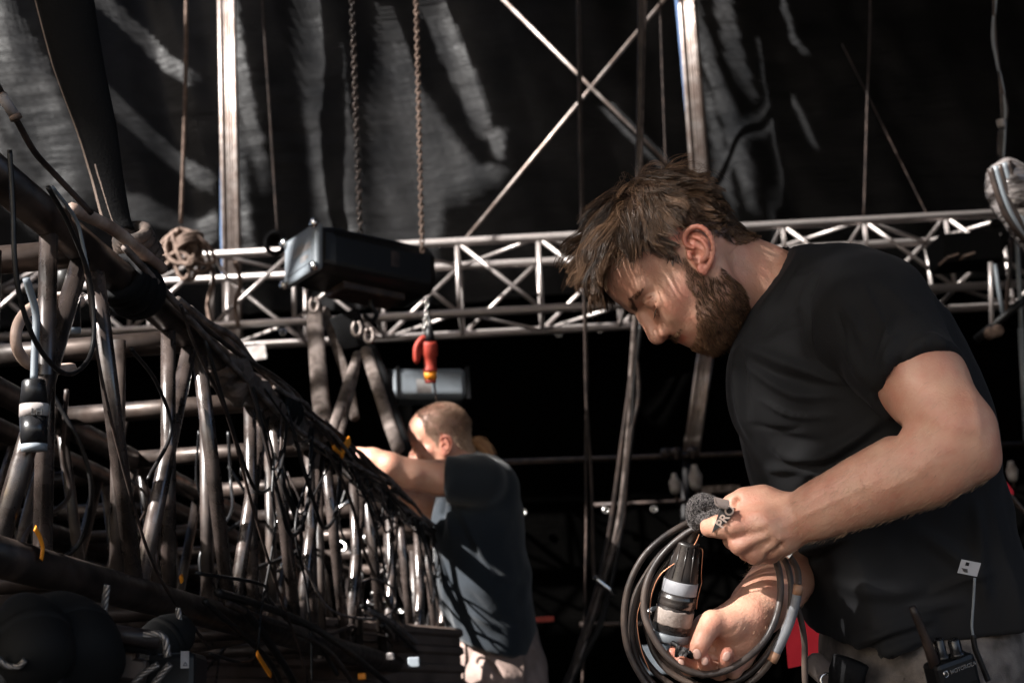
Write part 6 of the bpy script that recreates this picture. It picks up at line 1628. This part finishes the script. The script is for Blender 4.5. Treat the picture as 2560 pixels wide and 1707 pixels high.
# ponytail
pt = spline([cs(1186, 1100, 4.36), cs(1200, 1108, 4.37), cs(1216, 1125, 4.37), cs(1226, 1138, 4.37)], 8); N = 260
off = r.normal(0, .007, (N, 3)); A = pt[None] + off[:, None] * np.interp(np.linspace(0, 1, 8), [0, .4, 1], [.4, 1.2, .8])[None, :, None] + r.normal(0, .002, (N, 1, 3))
V, F = strands(A, np.full(N, .0012), .5); o = link('ponytail', c2w(V), F, hair_mat('ponytail_hair', (.22, .10, .045), (.5, .28, .14)), man2); set_tint(o, np.repeat(r.random(N), 24)[:, None].repeat(3, 1))
# shirt
f = Field((-.38, -1.02, -4.80), (.20, -.33, -3.98), .0068); fz = ((0, 0, 1), 1.5)
T = [cs(1190, 1225, 4.35), cs(1192, 1320, 4.35), cs(1205, 1440, 4.35), cs(1232, 1590, 4.35)]; Rr = [.118, .136, .136, .134]
for i in range(3): f.cap(T[i], T[i + 1], Rr[i], Rr[i + 1], .04, flat=fz)
f.cap(cs(1160, 1190, 4.20), cs(1235, 1210, 4.28), .062, .070, .05); f.ell(cs(1190, 1192, 4.3), (.10, .055, .16), .03)
f.cap(cs(1195, 1200, 4.18), cs(1120, 1196, 4.125), .078, .066, .03)
f.cap(cs(1180, 1240, 4.5), cs(1110, 1268, 4.45), .075, .062, .03)
f.cap(cs(1080, 1150, 4.38), cs(1160, 1165, 4.38), .045, .05, .01, op='sub')
X, Y, Z = f.ax[0][:, None, None], f.ax[1][None, :, None], f.ax[2][None, None, :]
hp = cs(1116, 1196, 4.125); d_ = (hp[0] - X) + 0 * Y + 0 * Z; f.F = np.where((Z > -4.22) & (Y > cs(0, 1290, 4.2)[1]), np.maximum(f.F, d_), f.F).astype(np.float32)
f.half(cs(1235, 1598, 4.35), nrm((-.30, -1, 0)))
v, q = f.mesh(); v = relax(v, q, 4); n_ = vnormals(v, q); pj = np.stack(pix(c2w(v)), 1); dj = vnoise(v / .12, 6) * .008 + vnoise(v / .05, 7) * .003
for path, w, h in [([(1105, 1245), (1090, 1290), (1080, 1340)], 6, .010), ([(1115, 1250), (1108, 1300), (1106, 1345)], 5, -.008), ([(1125, 1250), (1125, 1300), (1128, 1345)], 6, .010), ([(1140, 1260), (1180, 1340), (1230, 1430), (1290, 1450)], 10, .010), ([(1150, 1300), (1200, 1400), (1260, 1460)], 9, -.008),
                   ([(1110, 1380), (1115, 1480), (1125, 1600)], 9, .012), ([(1130, 1500), (1150, 1580)], 7, .008), ([(1170, 1480), (1230, 1540), (1300, 1560)], 9, -.008), ([(1180, 1530), (1240, 1570)], 8, .008)]: dj = dj + ridge(v, n_, pj, path, w, h, .02)
v = v + n_ * dj[:, None]
s2m = bump_noise(new_mat('blue_cotton', (.016, .020, .025), .85, spec=.1, Sheen_Weight=.2), 400, .3, .001); link('t_shirt', c2w(v), q, s2m, man2)
# trousers
f = Field((-.34, -1.62, -4.75), (.26, -.86, -4.0), .011); fz = ((0, 0, 1), 1.3)
f.cap(cs(1240, 1610, 4.35), cs(1262, 1720, 4.35), .134, .140, .03, flat=fz); f.cap(cs(1235, 1720, 4.25), cs(1220, 2080, 4.25), .11, .085, .04); f.cap(cs(1265, 1720, 4.45), cs(1290, 2080, 4.45), .11, .085, .04)
v, q = f.mesh(); n_ = vnormals(v, q); pj = np.stack(pix(c2w(v)), 1); dj = vnoise(v / .07, 6) * .010
for path, w, h in [([(1200, 1610), (1240, 1660), (1280, 1707)], 5, .012), ([(1190, 1612), (1230, 1668), (1270, 1710)], 4, -.010), ([(1160, 1620), (1150, 1700)], 6, .012), ([(1180, 1615), (1172, 1660)], 5, -.010), ([(1330, 1620), (1400, 1632)], 5, .012), ([(1300, 1640), (1310, 1700)], 8, .012)]: dj = dj + ridge(v, n_, pj, path, w, h, .02)
v = v + n_ * dj[:, None]; tm2 = bump_noise(new_mat('beige_trousers', (.25, .18, .15), .85), 120, .5, .002, col_var=((.15, .105, .09), (.30, .22, .19), 9)); link('trousers', c2w(v), q, tm2, man2)
for dd, x_ in ((4.25, 1220), (4.45, 1290)):
    kn_ = c2w(cs(x_, 2060, dd)); ft = np.array([kn_[0] + .03, kn_[1] + .15, .09]); MB().tube([kn_ + [0, 0, .04], ft], [.088, .07], 16).build('trouser_leg', tm2, man2)
    MB().tube(spline([ft + [.05, 0, -.02], ft + [-.08, 0, -.05], ft + [-.18, 0, -.06]], 10), list(np.interp(np.linspace(0, 1, 10), [0, .3, 1], [.045, .055, .02])), 12).build('boot', M['black_matte'], man2)
def mopen(pts, d=4.2): opening(pts, d=d)
mopen([(1010, 1150), (1000, 1110), (1030, 1030), (1080, 1000), (1095, 1050), (1085, 1110), (1060, 1150)], 4.29)
mopen([(850, 1100), (920, 1100), (985, 1130), (990, 1180), (950, 1205), (850, 1180)], 4.04)
mopen([(1085, 1245), (1150, 1245), (1172, 1335), (1130, 1342), (1080, 1320)], 4.12)
mopen([(1110, 1140), (1230, 1130), (1260, 1150), (1275, 1185), (1245, 1180), (1235, 1160), (1120, 1165)], 4.25)
mopen([(1000, 1235), (1040, 1235), (1060, 1260), (1040, 1270), (1005, 1260)], 4.30)
for a in ([(1150, 1490), (1180, 1520)], [(1165, 1520), (1200, 1555)], [(1185, 1560), (1225, 1600)], [(1165, 1590), (1180, 1605)], [(1090, 1450), (1108, 1600)], [(1095, 1410), (1108, 1440)], [(1140, 1550), (1150, 1590)]):
    line_opening([a[0], ((a[0][0] + a[1][0]) / 2, (a[0][1] + a[1][1]) / 2), a[1]], 16, d=4.12)
mopen([(1140, 1630), (1200, 1610), (1260, 1700), (1240, 1760), (1140, 1760)], 4.12)
mopen([(1290, 1600), (1300, 1690), (1320, 1680), (1310, 1620)], 4.12)
# ================================================================== unseen roof added as a sun mask, pierced to light chosen spots
cell = .015
gx = np.arange(RX0, RX1, cell); gy = np.arange(RY0, RY1, cell)
CX, CY = np.meshgrid(gx + cell / 2, gy + cell / 2, indexing='ij'); open_ = np.zeros(CX.shape, bool)
B4 = (np.array([[0, 8, 2, 10], [12, 4, 14, 6], [3, 11, 1, 9], [15, 7, 13, 5]]) + .5) / 16
netr = B4[np.arange(CX.shape[0])[:, None] % 4, np.arange(CX.shape[1])[None, :] % 4]
for q, dens in LIT:
    lo, hi = q.min(0), q.max(0)
    i0, i1 = max(0, int((lo[0] - RX0) / cell) - 1), int((hi[0] - RX0) / cell) + 2; j0, j1 = max(0, int((lo[1] - RY0) / cell) - 1), int((hi[1] - RY0) / cell) + 2
    if i1 <= 0 or j1 <= 0 or i0 >= len(gx) or j0 >= len(gy): continue
    X, Y = CX[i0:i1, j0:j1], CY[i0:i1, j0:j1]; ins = np.zeros(X.shape, bool)
    for k in range(len(q)):
        a, b = q[k], q[(k + 1) % len(q)]
        c = ((a[1] > Y) != (b[1] > Y)) & (X < (b[0] - a[0]) * (Y - a[1]) / (b[1] - a[1] + 1e-12) + a[0]); ins ^= c
    open_[i0:i1, j0:j1] |= ins & (netr[i0:i1, j0:j1] < dens)
V = []; F = []
for i in range(len(gx)):
    e = np.flatnonzero(np.diff(np.r_[1, open_[i].astype(np.int8), 1]))
    for j, k in zip(e[0::2], e[1::2]):
        n = len(V); V += [(gx[i], gy[j], ROOFZ), (gx[i] + cell, gy[j], ROOFZ), (gx[i] + cell, gy[j] + (k - j) * cell, ROOFZ), (gx[i], gy[j] + (k - j) * cell, ROOFZ)]; F.append((n, n + 1, n + 2, n + 3))
roof = link('sun_mask_roof', np.array(V), np.array(F), M['roof'], smooth=False); tag(roof, kind='structure')
print('built in', _time.time() - T00, 'open share', open_.mean())
